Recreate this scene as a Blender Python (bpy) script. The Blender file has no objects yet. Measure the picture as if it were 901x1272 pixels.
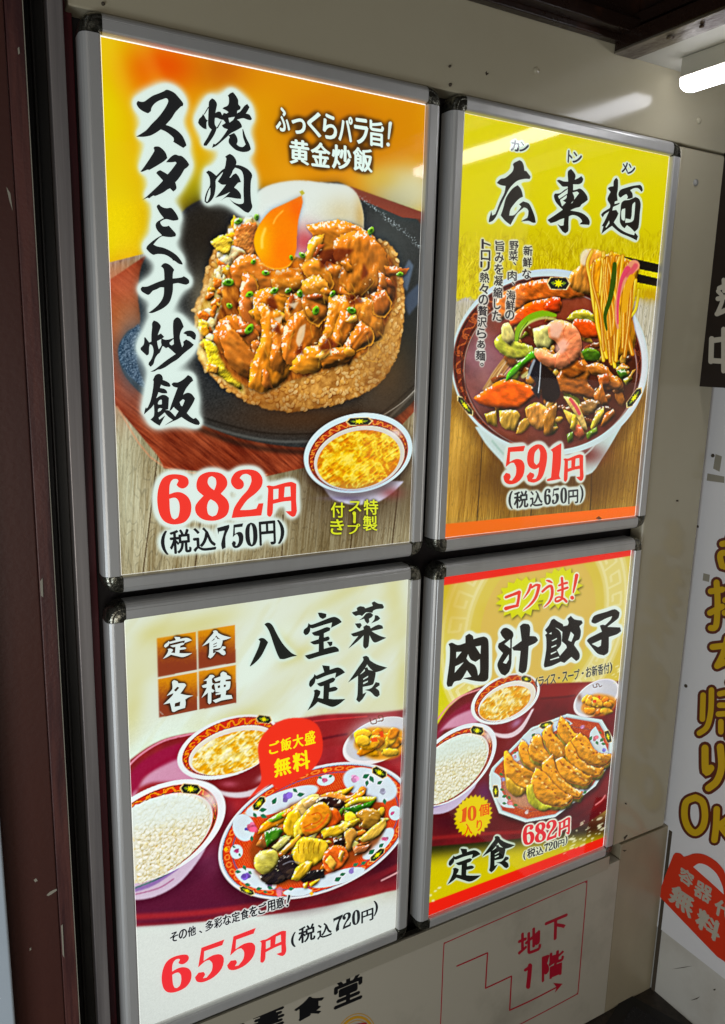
import bpy, math, random
import numpy as np
from mathutils import Matrix
from mathutils.geometry import tessellate_polygon

# ------------------------------------------------------------------ camera, world, lamps, exposure
SC = bpy.context.scene
COL = SC.collection
FLOOR = 1.2705                       # the poster rows were surveyed from 1.2705 m above the floor
CAM = np.array([-0.2465, -1.1223, 0.3246 + FLOOR])
FPX, YAW, PITCH, ROLL = 975.18, -0.5230, -0.2008, -0.0245
PW, PH = 901.0, 1272.0               # the frame the focal length is given for


def cam_axes():
    ca, sa, cb, sb, cc, sc = (math.cos(YAW), math.sin(YAW), math.cos(PITCH), math.sin(PITCH), math.cos(ROLL), math.sin(ROLL))
    rz = np.array([[ca, -sa, 0], [sa, ca, 0], [0, 0, 1]])
    rx = np.array([[1, 0, 0], [0, cb, -sb], [0, sb, cb]])
    ry = np.array([[cc, 0, sc], [0, 1, 0], [-sc, 0, cc]])
    return rz @ rx @ ry


AX = cam_axes()
cd = bpy.data.cameras.new('camera')
cd.sensor_fit = 'VERTICAL'
cd.sensor_height = 36.0
cd.lens = FPX / PH * 36.0
cd.clip_start, cd.clip_end = 0.02, 100.0
cam = bpy.data.objects.new('camera', cd)
COL.objects.link(cam)
m4 = Matrix.Identity(4)
for i in range(3):
    m4[i][0], m4[i][1], m4[i][2], m4[i][3] = AX[i, 0], AX[i, 2], -AX[i, 1], CAM[i]
cam.matrix_world = m4
SC.camera = cam

w = bpy.data.worlds.new('World')
SC.world = w
w.use_nodes = True
w.node_tree.nodes['Background'].inputs[0].default_value = (0.80, 0.88, 1.0, 1)
w.node_tree.nodes['Background'].inputs[1].default_value = 0.04
SC.view_settings.view_transform = 'Standard'
SC.view_settings.look = 'None'
SC.view_settings.gamma = 1.0
SC.view_settings.exposure = 0.0


def area(name, loc, target, size, sizey, power, col):
    d = bpy.data.lights.new(name, 'AREA')
    d.shape = 'RECTANGLE'
    d.size, d.size_y, d.energy, d.color = size, sizey, power, col
    o = bpy.data.objects.new(name, d)
    COL.objects.link(o)
    o.location = loc
    v = Matrix.Translation((0, 0, 0))
    from mathutils import Vector
    dv = Vector(target) - Vector(loc)
    o.rotation_euler = dv.to_track_quat('-Z', 'Y').to_euler()
    return o


area('street_light', (-1.55, -1.45, 0.50), (-0.1, 0.0, 0.75), 0.8, 0.8, 21.0, (0.83, 0.92, 1.0))
area('passage_light', (-0.95, -2.5, 0.95), (0.75, 0.0, 0.95), 1.5, 1.4, 15.0, (1.0, 0.94, 0.84))


def ray(px, py):
    d = np.stack([(px - PW / 2) / FPX, np.ones_like(px), -(py - PH / 2) / FPX], -1)
    return d @ AX.T


def wp(pts, axis=1, val=0.0):
    """photo points -> points on the plane coordinate[axis] = val"""
    p = np.atleast_2d(np.asarray(pts, float))
    d = ray(p[:, 0], p[:, 1])
    t = (val - CAM[axis]) / d[:, axis]
    return CAM + d * t[:, None]


def project(P):
    d = (P - CAM) @ AX
    return np.stack([PW / 2 + FPX * d[..., 0] / d[..., 1], PH / 2 - FPX * d[..., 2] / d[..., 1]], -1)


# ------------------------------------------------------------------ small helpers
def lin(c):
    c = np.asarray(c, float) / 255.0
    return np.where(c <= 0.04045, c / 12.92, ((c + 0.055) / 1.055) ** 2.4)


def material(name, base=(128, 128, 128), rough=0.5, metal=0.0, spec=0.5, noise=None, bump=None, emit=None, coat=0.0, linear=False):
    m = bpy.data.materials.new(name)
    m.use_nodes = True
    nt = m.node_tree
    b = nt.nodes['Principled BSDF']
    c = tuple(base) if linear else tuple(lin(base))
    b.inputs['Base Color'].default_value = (*c, 1)
    b.inputs['Roughness'].default_value = rough
    b.inputs['Metallic'].default_value = metal
    b.inputs['Specular IOR Level'].default_value = spec
    b.inputs['Coat Weight'].default_value = coat
    tc = nt.nodes.new('ShaderNodeTexCoord')
    if noise:
        # noise = (scale, stretch xyz, second colour, amount low, amount high, roughness variation)
        sc, st, c2, lo, hi, rv = noise
        mp = nt.nodes.new('ShaderNodeMapping')
        mp.inputs['Scale'].default_value = st
        nt.links.new(tc.outputs['Object'], mp.inputs[0])
        n = nt.nodes.new('ShaderNodeTexNoise')
        n.inputs['Scale'].default_value = sc
        n.inputs['Detail'].default_value = 8
        n.inputs['Roughness'].default_value = 0.62
        nt.links.new(mp.outputs[0], n.inputs['Vector'])
        r = nt.nodes.new('ShaderNodeMapRange')
        r.inputs[1].default_value, r.inputs[2].default_value = lo, hi
        nt.links.new(n.outputs[0], r.inputs[0])
        mx = nt.nodes.new('ShaderNodeMix')
        mx.data_type = 'RGBA'
        mx.inputs[6].default_value = (*c, 1)
        mx.inputs[7].default_value = (*(tuple(c2) if linear else tuple(lin(c2))), 1)
        nt.links.new(r.outputs[0], mx.inputs[0])
        nt.links.new(mx.outputs[2], b.inputs['Base Color'])
        if rv:
            rr = nt.nodes.new('ShaderNodeMapRange')
            rr.inputs[3].default_value, rr.inputs[4].default_value = rough - rv, rough + rv
            rr.inputs[1].default_value, rr.inputs[2].default_value = 0.3, 0.7
            nt.links.new(n.outputs[0], rr.inputs[0])
            nt.links.new(rr.outputs[0], b.inputs['Roughness'])
    if bump:
        n2 = nt.nodes.new('ShaderNodeTexNoise')
        n2.inputs['Scale'].default_value = bump[0]
        n2.inputs['Detail'].default_value = 4
        nt.links.new(tc.outputs['Object'], n2.inputs['Vector'])
        bp = nt.nodes.new('ShaderNodeBump')
        bp.inputs['Strength'].default_value = bump[1]
        bp.inputs['Distance'].default_value = 0.002
        nt.links.new(n2.outputs[0], bp.inputs['Height'])
        nt.links.new(bp.outputs[0], b.inputs['Normal'])
    if emit:
        b.inputs['Emission Color'].default_value = (*lin(emit[0]), 1)
        b.inputs['Emission Strength'].default_value = emit[1]
    return m


def link(name, verts, faces, mat, parent=None, smooth=False, kind=None):
    me = bpy.data.meshes.new(name)
    me.from_pydata([tuple(map(float, v)) for v in verts], [], [tuple(f) for f in faces])
    me.materials.append(mat)
    if smooth:
        for p in me.polygons:
            p.use_smooth = True
    me.update()
    o = bpy.data.objects.new(name, me)
    COL.objects.link(o)
    if parent is not None:
        o.parent = parent
        o.matrix_parent_inverse = parent.matrix_world.inverted()
    if kind:
        o['kind'] = kind
    return o


def empty(name, loc, label, cat, group=None):
    o = bpy.data.objects.new(name, None)
    o.empty_display_size = 0.05
    COL.objects.link(o)
    o.matrix_world = Matrix.Translation(loc)
    o.location = loc
    o['label'] = label
    o['category'] = cat
    if group:
        o['group'] = group
    return o


def box(name, a, b, mat, parent=None, bevel=0.0, kind=None):
    import bmesh
    bm = bmesh.new()
    bmesh.ops.create_cube(bm, size=1.0)
    a, b = np.minimum(a, b), np.maximum(a, b)
    for v in bm.verts:
        for i in range(3):
            v.co[i] = (a[i] + b[i]) / 2 + v.co[i] * (b[i] - a[i])
    if bevel:
        bmesh.ops.bevel(bm, geom=bm.edges[:], offset=bevel, segments=3 if bevel < .004 else 8, affect='EDGES', profile=0.5)
    me = bpy.data.meshes.new(name)
    bm.to_mesh(me)
    bm.free()
    me.materials.append(mat)
    o = bpy.data.objects.new(name, me)
    COL.objects.link(o)
    if parent is not None:
        o.parent = parent
        o.matrix_parent_inverse = parent.matrix_world.inverted()
    if kind:
        o['kind'] = kind
    return o


# ------------------------------------------------------------------ traced letter shapes
def P(s):
    return np.array([tuple(map(float, q.split(','))) for q in s.split()])


def smooth_loop(p, sub=3, corner=52):
    n = len(p)
    if n < 5:
        return p
    out = []
    ang = []
    for i in range(n):
        a, b = p[i] - p[i - 1], p[(i + 1) % n] - p[i]
        t = abs(math.degrees(math.atan2(a[0] * b[1] - a[1] * b[0], a @ b)))
        ang.append(t > corner)
    for i in range(n):
        p0, p1, p2, p3 = p[i - 1], p[i], p[(i + 1) % n], p[(i + 2) % n]
        t1 = (p2 - p0) / 2 if not ang[i] else (p2 - p1) * 0.6
        t2 = (p3 - p1) / 2 if not ang[(i + 1) % n] else (p2 - p1) * 0.6
        L = np.linalg.norm(p2 - p1)
        for tt in (t1, t2):
            q = np.linalg.norm(tt)
            if q > L:
                tt *= L / q
        for k in range(sub):
            s = k / sub
            h = (2 * s**3 - 3 * s**2 + 1, s**3 - 2 * s**2 + s, -2 * s**3 + 3 * s**2, s**3 - s**2)
            out.append(h[0] * p1 + h[1] * t1 + h[2] * p2 + h[3] * t2)
    return np.array(out)


def fill(loops):
    """loops (outer first, then holes) -> triangles (n,3,2)"""
    loops = [smooth_loop(l) for l in loops]
    allp = np.concatenate(loops)
    idx = tessellate_polygon([[(float(x), float(y), 0.0) for x, y in l] for l in loops])
    return allp[np.array(idx)] if len(idx) else np.zeros((0, 3, 2))


# each entry: zoom window (x, y, scale) and shapes; a shape is "outer | hole | hole"
GLYPH = {
'su': (160, 100, 11.26, ["110,320 130,285 165,295 215,295 280,250 340,210 420,180 490,150 530,128 580,140 645,175 700,235 745,290 765,325 755,360 735,362 700,395 650,450 600,530 520,620 600,650 680,700 750,770 790,850 808,901 803,915 765,944 700,905 620,855 632,840 625,800 570,750 510,710 450,685 400,720 340,755 290,775 210,788 150,788 105,785 180,740 250,690 320,610 400,530 450,470 500,400 540,330 553,290 545,260 520,248 480,262 430,280 380,310 340,350 318,390 310,430 270,460 220,440 170,410 130,370"]),
'ta': (160, 175, 11.26, ["348,100 365,80 425,80 480,120 520,170 542,240 500,280 400,345 285,410 270,400 190,433 165,428 200,385 280,270 355,150 358,125",
 "522,300 550,265 600,215 650,190 700,205 740,210 790,250 830,300 848,335 820,370 780,400 740,470 690,540 652,580 665,620 668,670 625,710 580,665 545,680 480,725 370,772 345,765 285,805 265,795 185,830 250,780 330,705 420,620 480,555 385,450 405,425 440,408 500,440 545,468 600,405 670,310 655,292 600,300"]),
'mi': (165, 250, 11.26, ["336,80 345,55 370,42 390,65 430,88 480,97 540,92 590,145 625,200 642,245 635,262 570,272 510,258 465,250 420,265 385,290 395,320 425,350 480,350 505,340 550,390 605,455 600,490 540,502 470,498 415,490 370,515 330,555 290,605 340,630 430,650 520,690 610,750 670,820 698,870 695,888 640,872 590,835 555,825 560,815 500,770 440,745 380,738 330,740 290,750 240,720 190,665 200,630 250,580 300,540 360,500 410,475 360,425 330,380 320,330 340,290 390,258 435,235 380,165"]),
'na': (165, 325, 11.26, ["395,65 425,30 465,20 520,45 560,85 582,115 565,155 560,235 620,230 690,218 715,203 760,230 790,262 790,300 750,322 700,315 630,300 565,312 563,400 548,480 520,560 480,610 420,655 350,690 270,720 220,715 290,665 360,600 410,530 435,455 438,362 390,360 340,385 280,410 245,450 215,465 170,445 125,415 110,380 130,350 200,348 270,320 340,290 400,268 443,252 440,160 430,100"]),
'itame': (170, 390, 11.26, ["105,330 120,325 150,365 175,398 205,385 205,290 215,190 215,130 240,90 290,110 325,145 337,180 315,240 295,295 340,272 385,320 355,345 400,360 455,355 515,335 508,230 512,100 545,55 575,45 610,70 640,130 658,180 625,230 605,290 605,350 635,465 655,430 650,390 690,355 740,380 800,430 770,465 700,520 640,570 570,635 480,690 400,745 330,775 290,780 245,805 190,808 260,770 330,715 400,660 470,610 545,560 490,510 440,465 410,480 370,450 358,458 325,540 290,570 255,630 235,700 195,740 165,710 170,680 200,640 225,580 235,510 215,440 185,425 175,470 170,560 140,582 100,545 60,505 55,475 95,430 105,380 | 285,380 345,350 340,395 346,440 310,495 295,440 | 460,400 515,350 520,420 490,440 465,425",
 "650,270 690,240 760,232 810,260 830,300 820,362 790,355 750,320 700,310 695,290"]),
'meshi': (175, 455, 11.26, ["170,195 200,130 245,105 290,120 310,165 308,190 270,300 225,430 180,540 150,580 95,630 45,675 60,600 75,570 80,590 100,570 140,470 170,320 180,210",
 "280,180 350,205 400,235 418,275 400,288 330,278 280,255", "255,300 330,315 365,345 372,378 300,378 245,360",
 "175,490 240,430 300,400 350,405 395,440 390,520 385,600 345,612 335,645 250,720 262,745 345,685 300,770 265,832 200,795 135,745 185,690 185,560 | 240,530 245,500 270,470 295,470 295,530 265,535 | 240,640 245,600 270,585 300,590 280,620",
 "340,612 400,620 480,700 500,730 470,765 440,745 380,700 330,640",
 "430,250 460,225 520,225 600,180 660,122 710,150 735,200 690,240 630,320 595,395 560,470 500,520 430,610 400,625 430,530 470,420 515,300 460,285",
 "590,400 650,370 710,385 760,450 740,500 700,570 645,655 700,710 740,735 770,718 815,765 828,800 810,822 760,815 680,780 620,745 570,710 500,750 440,775 330,830 400,780 470,735 490,690 530,630 480,590 455,560 540,440 | 545,500 590,460 615,475 600,520 580,560 560,545"]),
'yaki': (240, 110, 11.26, ["225,180 265,135 305,160 335,215 325,280 312,350 305,430 305,500 335,550 300,640 250,720 190,800 150,800 150,770 200,690 240,610 260,575 225,540 210,500 212,400 218,250",
 "140,355 155,375 185,430 210,450 190,470 190,570 150,560 100,520 70,480 85,425 120,390",
 "302,350 345,322 385,325 410,375 440,380 420,440 380,430 340,412 302,410",
 "485,100 520,65 560,50 600,100 632,160 635,220 665,255 660,290 640,300 620,310 615,345 660,320 720,240 760,215 790,260 765,310 740,350 790,365 825,425 805,442 760,435 700,415 615,435 650,460 680,510 685,540 600,590 530,625 470,680 400,740 330,800 265,830 285,770 310,780 370,730 440,640 485,570 430,550 402,515 440,490 455,480 425,440 405,420 410,375 430,340 470,350 495,330 470,310 411,280 430,262 480,240 500,200 500,125 | 495,410 585,395 560,440 510,475",
 "495,655 575,620 610,670 625,730 610,780 650,810 700,815 735,780 700,680 690,570 700,565 740,680 790,780 810,850 770,880 690,888 600,860 540,810 500,760 500,710 515,680",
 "213,250 150,358 160,366 220,268", "403,450 345,560 330,548 392,446"]),
'niku': (240, 185, 11.26, ["182,325 215,302 250,315 290,345 325,375 410,290 448,270 440,310 410,330 320,430 318,520 300,640 260,715 220,750 190,762 160,735 170,660 200,580 235,510 235,430 220,375 | 240,540 240,640 205,735 180,735 190,670 215,590",
 "448,110 480,85 515,68 560,95 595,140 608,185 600,225 650,228 720,255 780,295 828,365 810,450 805,600 815,740 830,810 800,870 770,895 720,875 650,820 570,765 500,690 560,740 640,770 695,765 710,740 705,600 708,420 695,340 660,290 590,262 560,300 540,350 510,400 525,400 560,360 600,340 640,385 672,465 630,475 575,540 630,580 670,640 672,698 610,695 520,680 460,680 370,735 440,680 520,600 440,640 310,685 400,580 460,500 400,498 345,455 400,370 430,300 450,240 460,180 465,130"]),
'hiro': (590, 180, 9.01, ["425,220 440,200 500,170 530,190 548,230 555,290 575,290 625,355 615,382 560,380 480,400 420,450 380,500 350,560 310,640 270,730 240,800 200,850 155,868 160,830 185,740 195,790 230,770 280,640 330,540 345,460 290,450 245,425 290,380 340,370 420,300 435,250",
 "480,450 520,500 540,580 500,600 450,650 400,720 385,790 440,785 500,720 520,690 495,665 540,632 605,655 640,720 670,800 683,870 650,872 600,850 510,860 560,830 590,810 600,740 580,710 550,700 480,760 440,820 400,895 340,850 290,790 320,700 350,590 420,490"]),
'higashi': (670, 200, 11.26, ["400,150 445,110 480,150 510,205 497,262 545,240 590,210 618,250 600,300 555,325 475,325 475,410 520,400 570,385 620,420 670,490 680,545 640,575 590,610 570,640 500,660 435,690 480,700 560,715 620,740 680,790 708,850 700,895 640,890 560,885 600,850 590,820 540,775 470,755 415,775 410,870 408,975 365,1012 320,980 255,880 300,905 340,900 350,800 290,820 230,850 160,870 115,825 200,770 280,715 330,680 290,640 230,570 205,490 220,455 290,450 350,405 400,380 395,355 330,358 290,320 245,275 280,262 340,285 405,288 | 262,492 400,392 395,455 280,530 | 290,545 385,475 380,520 330,555 375,580 320,635 | 465,440 530,425 558,450 520,500 490,540 490,500 | 445,590 480,555 460,590"]),
'men': (740, 210, 11.26, ["255,165 290,120 315,155 312,290 300,350 310,440 270,455 265,490 340,470 330,490 245,530 235,580 290,570 320,620 300,670 255,745 320,820 400,875 470,905 540,925 550,885 595,940 575,1000 520,970 440,935 360,900 290,850 230,795 150,850 80,910 110,800 85,800 130,720 190,590 130,630 100,675 75,640 110,600 200,545 205,500 165,420 210,320 170,270 200,248 250,240 | 140,810 190,720 195,760 150,820",
 "320,340 350,290 430,260 520,235 625,220 650,250 662,300 640,318 600,270 540,268 485,295 515,340 522,400 480,415 440,420 450,385 430,350 390,370 350,400 325,380",
 "360,480 400,440 470,430 560,390 610,420 632,490 620,620 600,820 545,880 500,830 440,785 405,830 370,800 340,740 345,620 | 375,560 415,550 410,700 400,725 365,700 360,600 | 515,500 550,460 555,480 535,700 500,740 415,752 418,690 490,705 505,650"]),
'hachi': (300, 760, 9.01, ["190,308 220,292 260,300 300,340 280,385 220,500 150,575 100,612 95,605 140,510 190,400 210,330",
 "258,140 285,122 320,125 355,160 400,250 460,350 520,420 570,465 628,492 560,505 480,530 430,528 400,470 360,360 320,240 290,180"]),
'takara': (370, 740, 7.508, ["187,158 220,158 268,170 265,200 235,218 205,200",
 "100,255 125,270 200,245 300,205 345,197 385,215 412,245 370,270 310,300 320,250 250,270 140,305 118,300 115,330 95,360 70,368 52,345 60,315 90,290",
 "130,345 200,320 270,292 305,300 300,325 245,350 245,390 285,378 300,395 290,415 243,430 245,495 340,472 380,495 385,520 340,530 200,565 110,592 90,585 65,558 130,540 195,520 197,450 150,455 115,432 195,405 200,375 155,372",
 "272,430 325,428 322,460 300,475"]),
'na_veg': (370, 740, 7.508, ["505,155 555,140 550,115 580,98 620,105 630,118 700,95 690,65 715,52 750,72 790,78 805,105 795,120 740,125 705,140 698,160 640,155 615,175 600,190 575,180 540,190 515,170",
 "570,230 610,200 640,165 680,160 705,180 690,200 665,215 668,245 650,262 630,240 620,215", "720,182 745,185 770,210 750,230 685,258 715,220",
 "533,260 585,255 598,275 580,305 560,300",
 "495,355 560,335 615,315 612,290 640,272 675,285 680,305 750,270 790,280 798,305 770,312 690,330 720,350 770,375 828,392 780,415 725,437 700,425 670,370 660,470 630,495 610,470 615,370 560,425 470,495 520,430 565,375 520,380"]),
'tei': (375, 800, 7.508, ["190,198 260,205 262,240 330,218 370,230 405,265 370,285 310,318 320,268 230,295 145,330 130,325 120,365 85,405 68,385 75,345 110,305 118,280 135,295 210,262 200,230",
 "140,370 220,340 290,312 315,325 300,350 262,370 262,408 310,397 338,415 320,435 255,450 252,510 300,515 408,512 350,560 290,587 230,570 150,540 110,580 52,622 80,570 110,500 118,450 110,435 140,423 175,440 170,470 150,500 200,510 205,390 170,395"]),
'shoku': (375, 800, 7.508, ["568,120 600,110 625,125 635,150 700,190 798,220 740,250 685,265 640,230 610,190 580,240 540,285 430,360 480,290 530,215 575,150",
 "585,225 612,215 622,240 680,255 690,275 675,350 660,380 570,400 570,465 605,448 570,510 535,545 508,520 520,470 525,290 560,275 590,250 | 572,325 620,295 618,310 575,335 | 572,360 618,340 615,355 575,375",
 "585,428 650,410 690,355 725,362 728,385 690,410 720,435 728,475 705,495 680,485 640,445"]),
'kaku': (190, 770, 8.19, ["195,630 215,612 250,625 260,645 320,645 340,665 310,710 280,750 340,765 412,770 360,790 330,810 335,850 328,895 260,915 215,937 195,930 185,880 175,845 108,860 150,820 200,770 210,745 140,775 170,740 200,700 | 215,715 250,680 270,690 235,730 | 225,850 280,830 275,875 222,885"]),
'shu': (190, 770, 8.19, ["515,620 560,590 580,560 610,560 630,575 600,600 605,640 625,650 600,670 600,700 630,720 610,740 595,735 595,840 575,858 560,840 562,740 495,795 530,730 550,690 510,690 498,670 550,650 550,620",
 "620,600 690,575 690,545 715,525 750,540 755,560 790,575 795,600 740,610 740,625 790,625 790,650 780,700 745,720 745,735 740,765 800,765 812,800 700,820 640,845 610,820 690,790 695,755 640,765 640,750 690,735 640,735 625,650 685,640 690,615 640,630 | 660,670 685,665 685,690 662,695 | 722,662 745,658 742,680 722,685"]),
'niku_fat': (545, 770, 7.508, ["92,225 125,212 180,235 250,215 250,150 285,128 320,150 325,180 420,155 460,180 468,250 465,540 430,575 340,570 225,545 305,530 265,470 210,560 150,575 125,620 85,625 75,590 100,400 105,260 | 165,300 215,297 165,360 | 155,435 235,395 150,495 | 275,320 300,370 345,392 385,365 385,490 368,520 358,460 335,420 290,395 260,360 | 345,250 395,240 390,320"]),
'shiru': (545, 770, 7.508, ["575,115 600,80 640,75 690,110 698,150 685,180 680,400 660,480 620,520 580,500 548,430 560,380 600,310 555,260 560,220 620,185 590,150 | 615,225 668,180 668,265 | 600,400 655,320 655,370 630,410",
 "758,60 790,35 840,40 855,70 850,150 905,155 928,190 905,215 840,245 830,400 815,480 780,500 745,480 765,290 700,285 685,260 775,195"]),
'kou': (660, 750, 7.508, ["190,150 215,140 250,165 295,190 300,210 340,200 350,175 338,140 370,112 405,145 470,155 482,180 450,210 465,260 450,330 415,350 400,385 450,460 450,510 420,535 375,495 310,552 275,540 265,545 190,580 125,595 118,570 140,430 140,320 130,290 150,275 128,245 165,200 | 165,280 190,265 190,285 | 190,345 240,318 240,330 200,350 | 188,400 235,380 235,392 190,412 | 182,462 235,440 235,450 185,475 | 175,520 258,492 262,504 180,528 | 225,222 250,232 292,262 285,350 325,385 332,410 268,485 240,430 280,380 275,268 | 345,340 370,260 400,290 375,355"]),
'ko': (660, 750, 7.508, ["562,160 590,110 700,75 780,50 825,80 815,130 770,170 710,215 830,220 840,255 800,285 725,310 720,450 680,482 620,465 570,410 518,345 540,320 660,260 640,205 665,195 690,200 740,150 755,115 690,140 600,185 565,175 | 565,375 655,335 650,390 625,405"]),
'6': (0, 0, 1, ["240,125 330,135 390,165 407,220 385,265 340,288 295,275 268,245 290,200 275,182 235,182 205,210 190,260 187,352 260,328 330,335 400,385 435,470 425,580 370,660 290,690 200,690 120,650 70,560 50,430 60,300 100,190 160,140 | 188,405 230,392 270,400 298,450 303,530 285,610 245,637 215,615 195,540"]),
'8': (0, 0, 1, ["650,98 760,115 825,180 828,260 760,345 830,410 855,490 830,580 760,630 660,650 550,630 480,560 478,470 565,368 500,310 485,240 510,160 570,115 | 660,148 700,175 708,240 685,305 640,270 612,220 625,165 | 645,408 700,440 732,500 710,580 665,600 620,575 605,500 620,435"]),
'2': (0, 0, 1, ["70,617 100,500 180,380 250,300 290,210 285,150 240,125 190,135 160,170 200,210 205,260 170,295 115,290 70,240 65,180 110,110 180,80 280,75 360,100 412,170 405,260 340,340 240,420 165,528 270,525 345,512 370,455 425,450 402,588"]),
'yen': (0, 0, 1, ["460,262 490,252 540,260 640,230 735,212 792,235 790,420 798,540 780,595 750,605 710,580 672,542 735,540 733,425 640,435 535,460 530,560 510,600 490,605 468,580 475,400 480,290 | 538,295 595,290 592,400 537,412 | 665,270 725,265 730,375 655,385"]),
'5': (0, 0, 1, ["85,78 245,70 230,120 105,122 100,215 160,190 215,205 240,260 225,350 170,410 100,425 55,400 40,350 65,315 100,325 110,355 95,385 120,390 155,340 160,270 140,225 110,225 62,262"]),
'9': (0, 0, 1, ["350,52 410,65 450,140 440,260 400,370 330,410 270,395 258,345 290,310 325,325 330,350 310,375 345,375 365,330 375,268 330,285 280,255 262,190 280,100 | 370,88 385,130 375,220 350,245 328,215 335,130"]),
'1': (0, 0, 1, ["580,45 575,250 560,350 575,380 450,398 445,380 485,365 495,240 500,130 480,105 520,80"]),
'7': (0, 0, 1, ["445,105 520,92 520,110 495,160 492,225 470,235 465,200 490,125 455,128 450,145"]),
'0': (0, 0, 1, ["50,0 80,15 97,55 100,100 97,145 80,185 50,200 20,185 3,145 0,100 3,55 20,15 | 50,14 60,40 64,100 60,160 50,186 40,160 36,100 40,40"]),
}
_tri = {}


def glyph_tris(key):
    if key not in _tri:
        x0, y0, s, shapes = GLYPH[key]
        t = [fill([P(l) for l in sh.split('|')]) for sh in shapes]
        t = np.concatenate(t) / s + (x0, y0)
        _tri[key] = t
    return _tri[key]


def G(key):
    return glyph_tris(key)


def to_quad(tris, quad):
    """map the ink box of triangles onto a photo quad TL TR BR BL"""
    q = P(quad) if isinstance(quad, str) else np.asarray(quad, float)
    lo, hi = tris.min((0, 1)), tris.max((0, 1))
    u = (tris - lo) / (hi - lo)
    s, t = u[..., :1], u[..., 1:]
    return (q[0] * (1 - s) + q[1] * s) * (1 - t) + (q[3] * (1 - s) + q[2] * s) * t


def GQ(key, quad):
    return to_quad(glyph_tris(key), quad)


_font = {}


def font_tris(body, bold=0.0, pen=0.0):
    k = (body, bold, pen)
    if k not in _font:
        c = bpy.data.curves.new('t', 'FONT')
        c.body = body
        c.resolution_u = 4
        o = bpy.data.objects.new('t', c)
        COL.objects.link(o)
        dg = bpy.context.evaluated_depsgraph_get()
        me = bpy.data.meshes.new_from_object(o.evaluated_get(dg))
        me.calc_loop_triangles()
        v = np.zeros(len(me.vertices) * 3)
        me.vertices.foreach_get('co', v)
        v = v.reshape(-1, 3)[:, :2] * (1, -1)
        t = np.zeros(len(me.loop_triangles) * 3, int)
        me.loop_triangles.foreach_get('vertices', t)
        t = v[t.reshape(-1, 3)]
        sh = [(0, 0)]
        if bold:
            sh += [(bold, 0), (-bold, 0), (0, bold), (0, -bold)]
        if pen:
            sh += [(pen + bold * .6, pen * .4), (-pen - bold * .6, -pen * .4), (pen * .55, pen * .2 + bold * .5), (-pen * .55, -pen * .2 - bold * .5)]
        _font[k] = np.concatenate([t + o_ for o_ in sh])
        bpy.data.objects.remove(o)
        bpy.data.curves.remove(c)
        bpy.data.meshes.remove(me)
    return _font[k]


def F(body, quad, bold=0.012, pen=0.03):
    return to_quad(font_tris(body, bold, pen * 0.5), quad)


def vert_text(chars, p0, p1, size, wid=None, bold=0.012, pen=0.025, tilt=0.0):
    """a column of characters; p0 top centre, p1 bottom centre, size = character height, tilt = rise over run of its lines"""
    n = len(chars)
    wid = wid or size
    out = []
    for i, ch in enumerate(chars):
        c = np.array(p0) + (np.array(p1) - np.array(p0)) * (i + 0.5) / n
        h, w2 = size / 2, wid / 2
        if ch in '、。':
            h, w2 = h * 0.35, w2 * 0.35
            c = c + (w2 * 1.2, -h * 1.0)
        if ch in 'ぁ':
            h, w2 = h * 0.8, w2 * 0.8
        if ch in 'し':
            w2 *= 0.75
        if ch == 'ー':
            out.append(stroke([c + (-.3, -h * .85), c + (.2, -h * .3), c + (0, h * .85)], [w2 * .55, w2 * .4, w2 * .4]))
            continue
        q = [c + (-w2, -h - tilt * -w2), c + (w2, -h + tilt * w2), c + (w2, h + tilt * w2), c + (-w2, h - tilt * w2)]
        out.append(F(ch, q, bold, pen))
    return np.concatenate(out)


def row_text(chars, quad, bold=0.012, pen=0.03, gap=0.08, widths=None):
    q = P(quad)
    n = len(chars)
    wd = np.array(widths or [1] * n, float)
    e = np.concatenate([[0], np.cumsum(wd)]) / wd.sum()
    out = []
    for i, ch in enumerate(chars):
        a, b = e[i] + gap / n / 2, e[i + 1] - gap / n / 2
        t0, t1 = q[0] + (q[1] - q[0]) * a, q[0] + (q[1] - q[0]) * b
        b0, b1 = q[3] + (q[2] - q[3]) * a, q[3] + (q[2] - q[3]) * b
        if ch in 'ーっ・、':
            f = {'ー': (0.42, 0.58), 'っ': (0.35, 1.0), '・': (0.4, 0.6), '、': (0.7, 1.0)}[ch]
            t0, t1, b0, b1 = t0 + (b0 - t0) * f[0], t1 + (b1 - t1) * f[0], t0 + (b0 - t0) * f[1], t1 + (b1 - t1) * f[1]
            if ch in '・、':
                mid0, mid1 = (t0 * .7 + t1 * .3), (t0 * .3 + t1 * .7)
                c0, c1 = (b0 * .7 + b1 * .3), (b0 * .3 + b1 * .7)
                t0, t1, b0, b1 = mid0, mid1, c0, c1
        out.append(F(ch, [t0, t1, b1, b0], bold, pen) if ch not in '0123456789' else GQ(ch, [t0, t1, b1, b0]))
    return np.concatenate(out)


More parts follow.
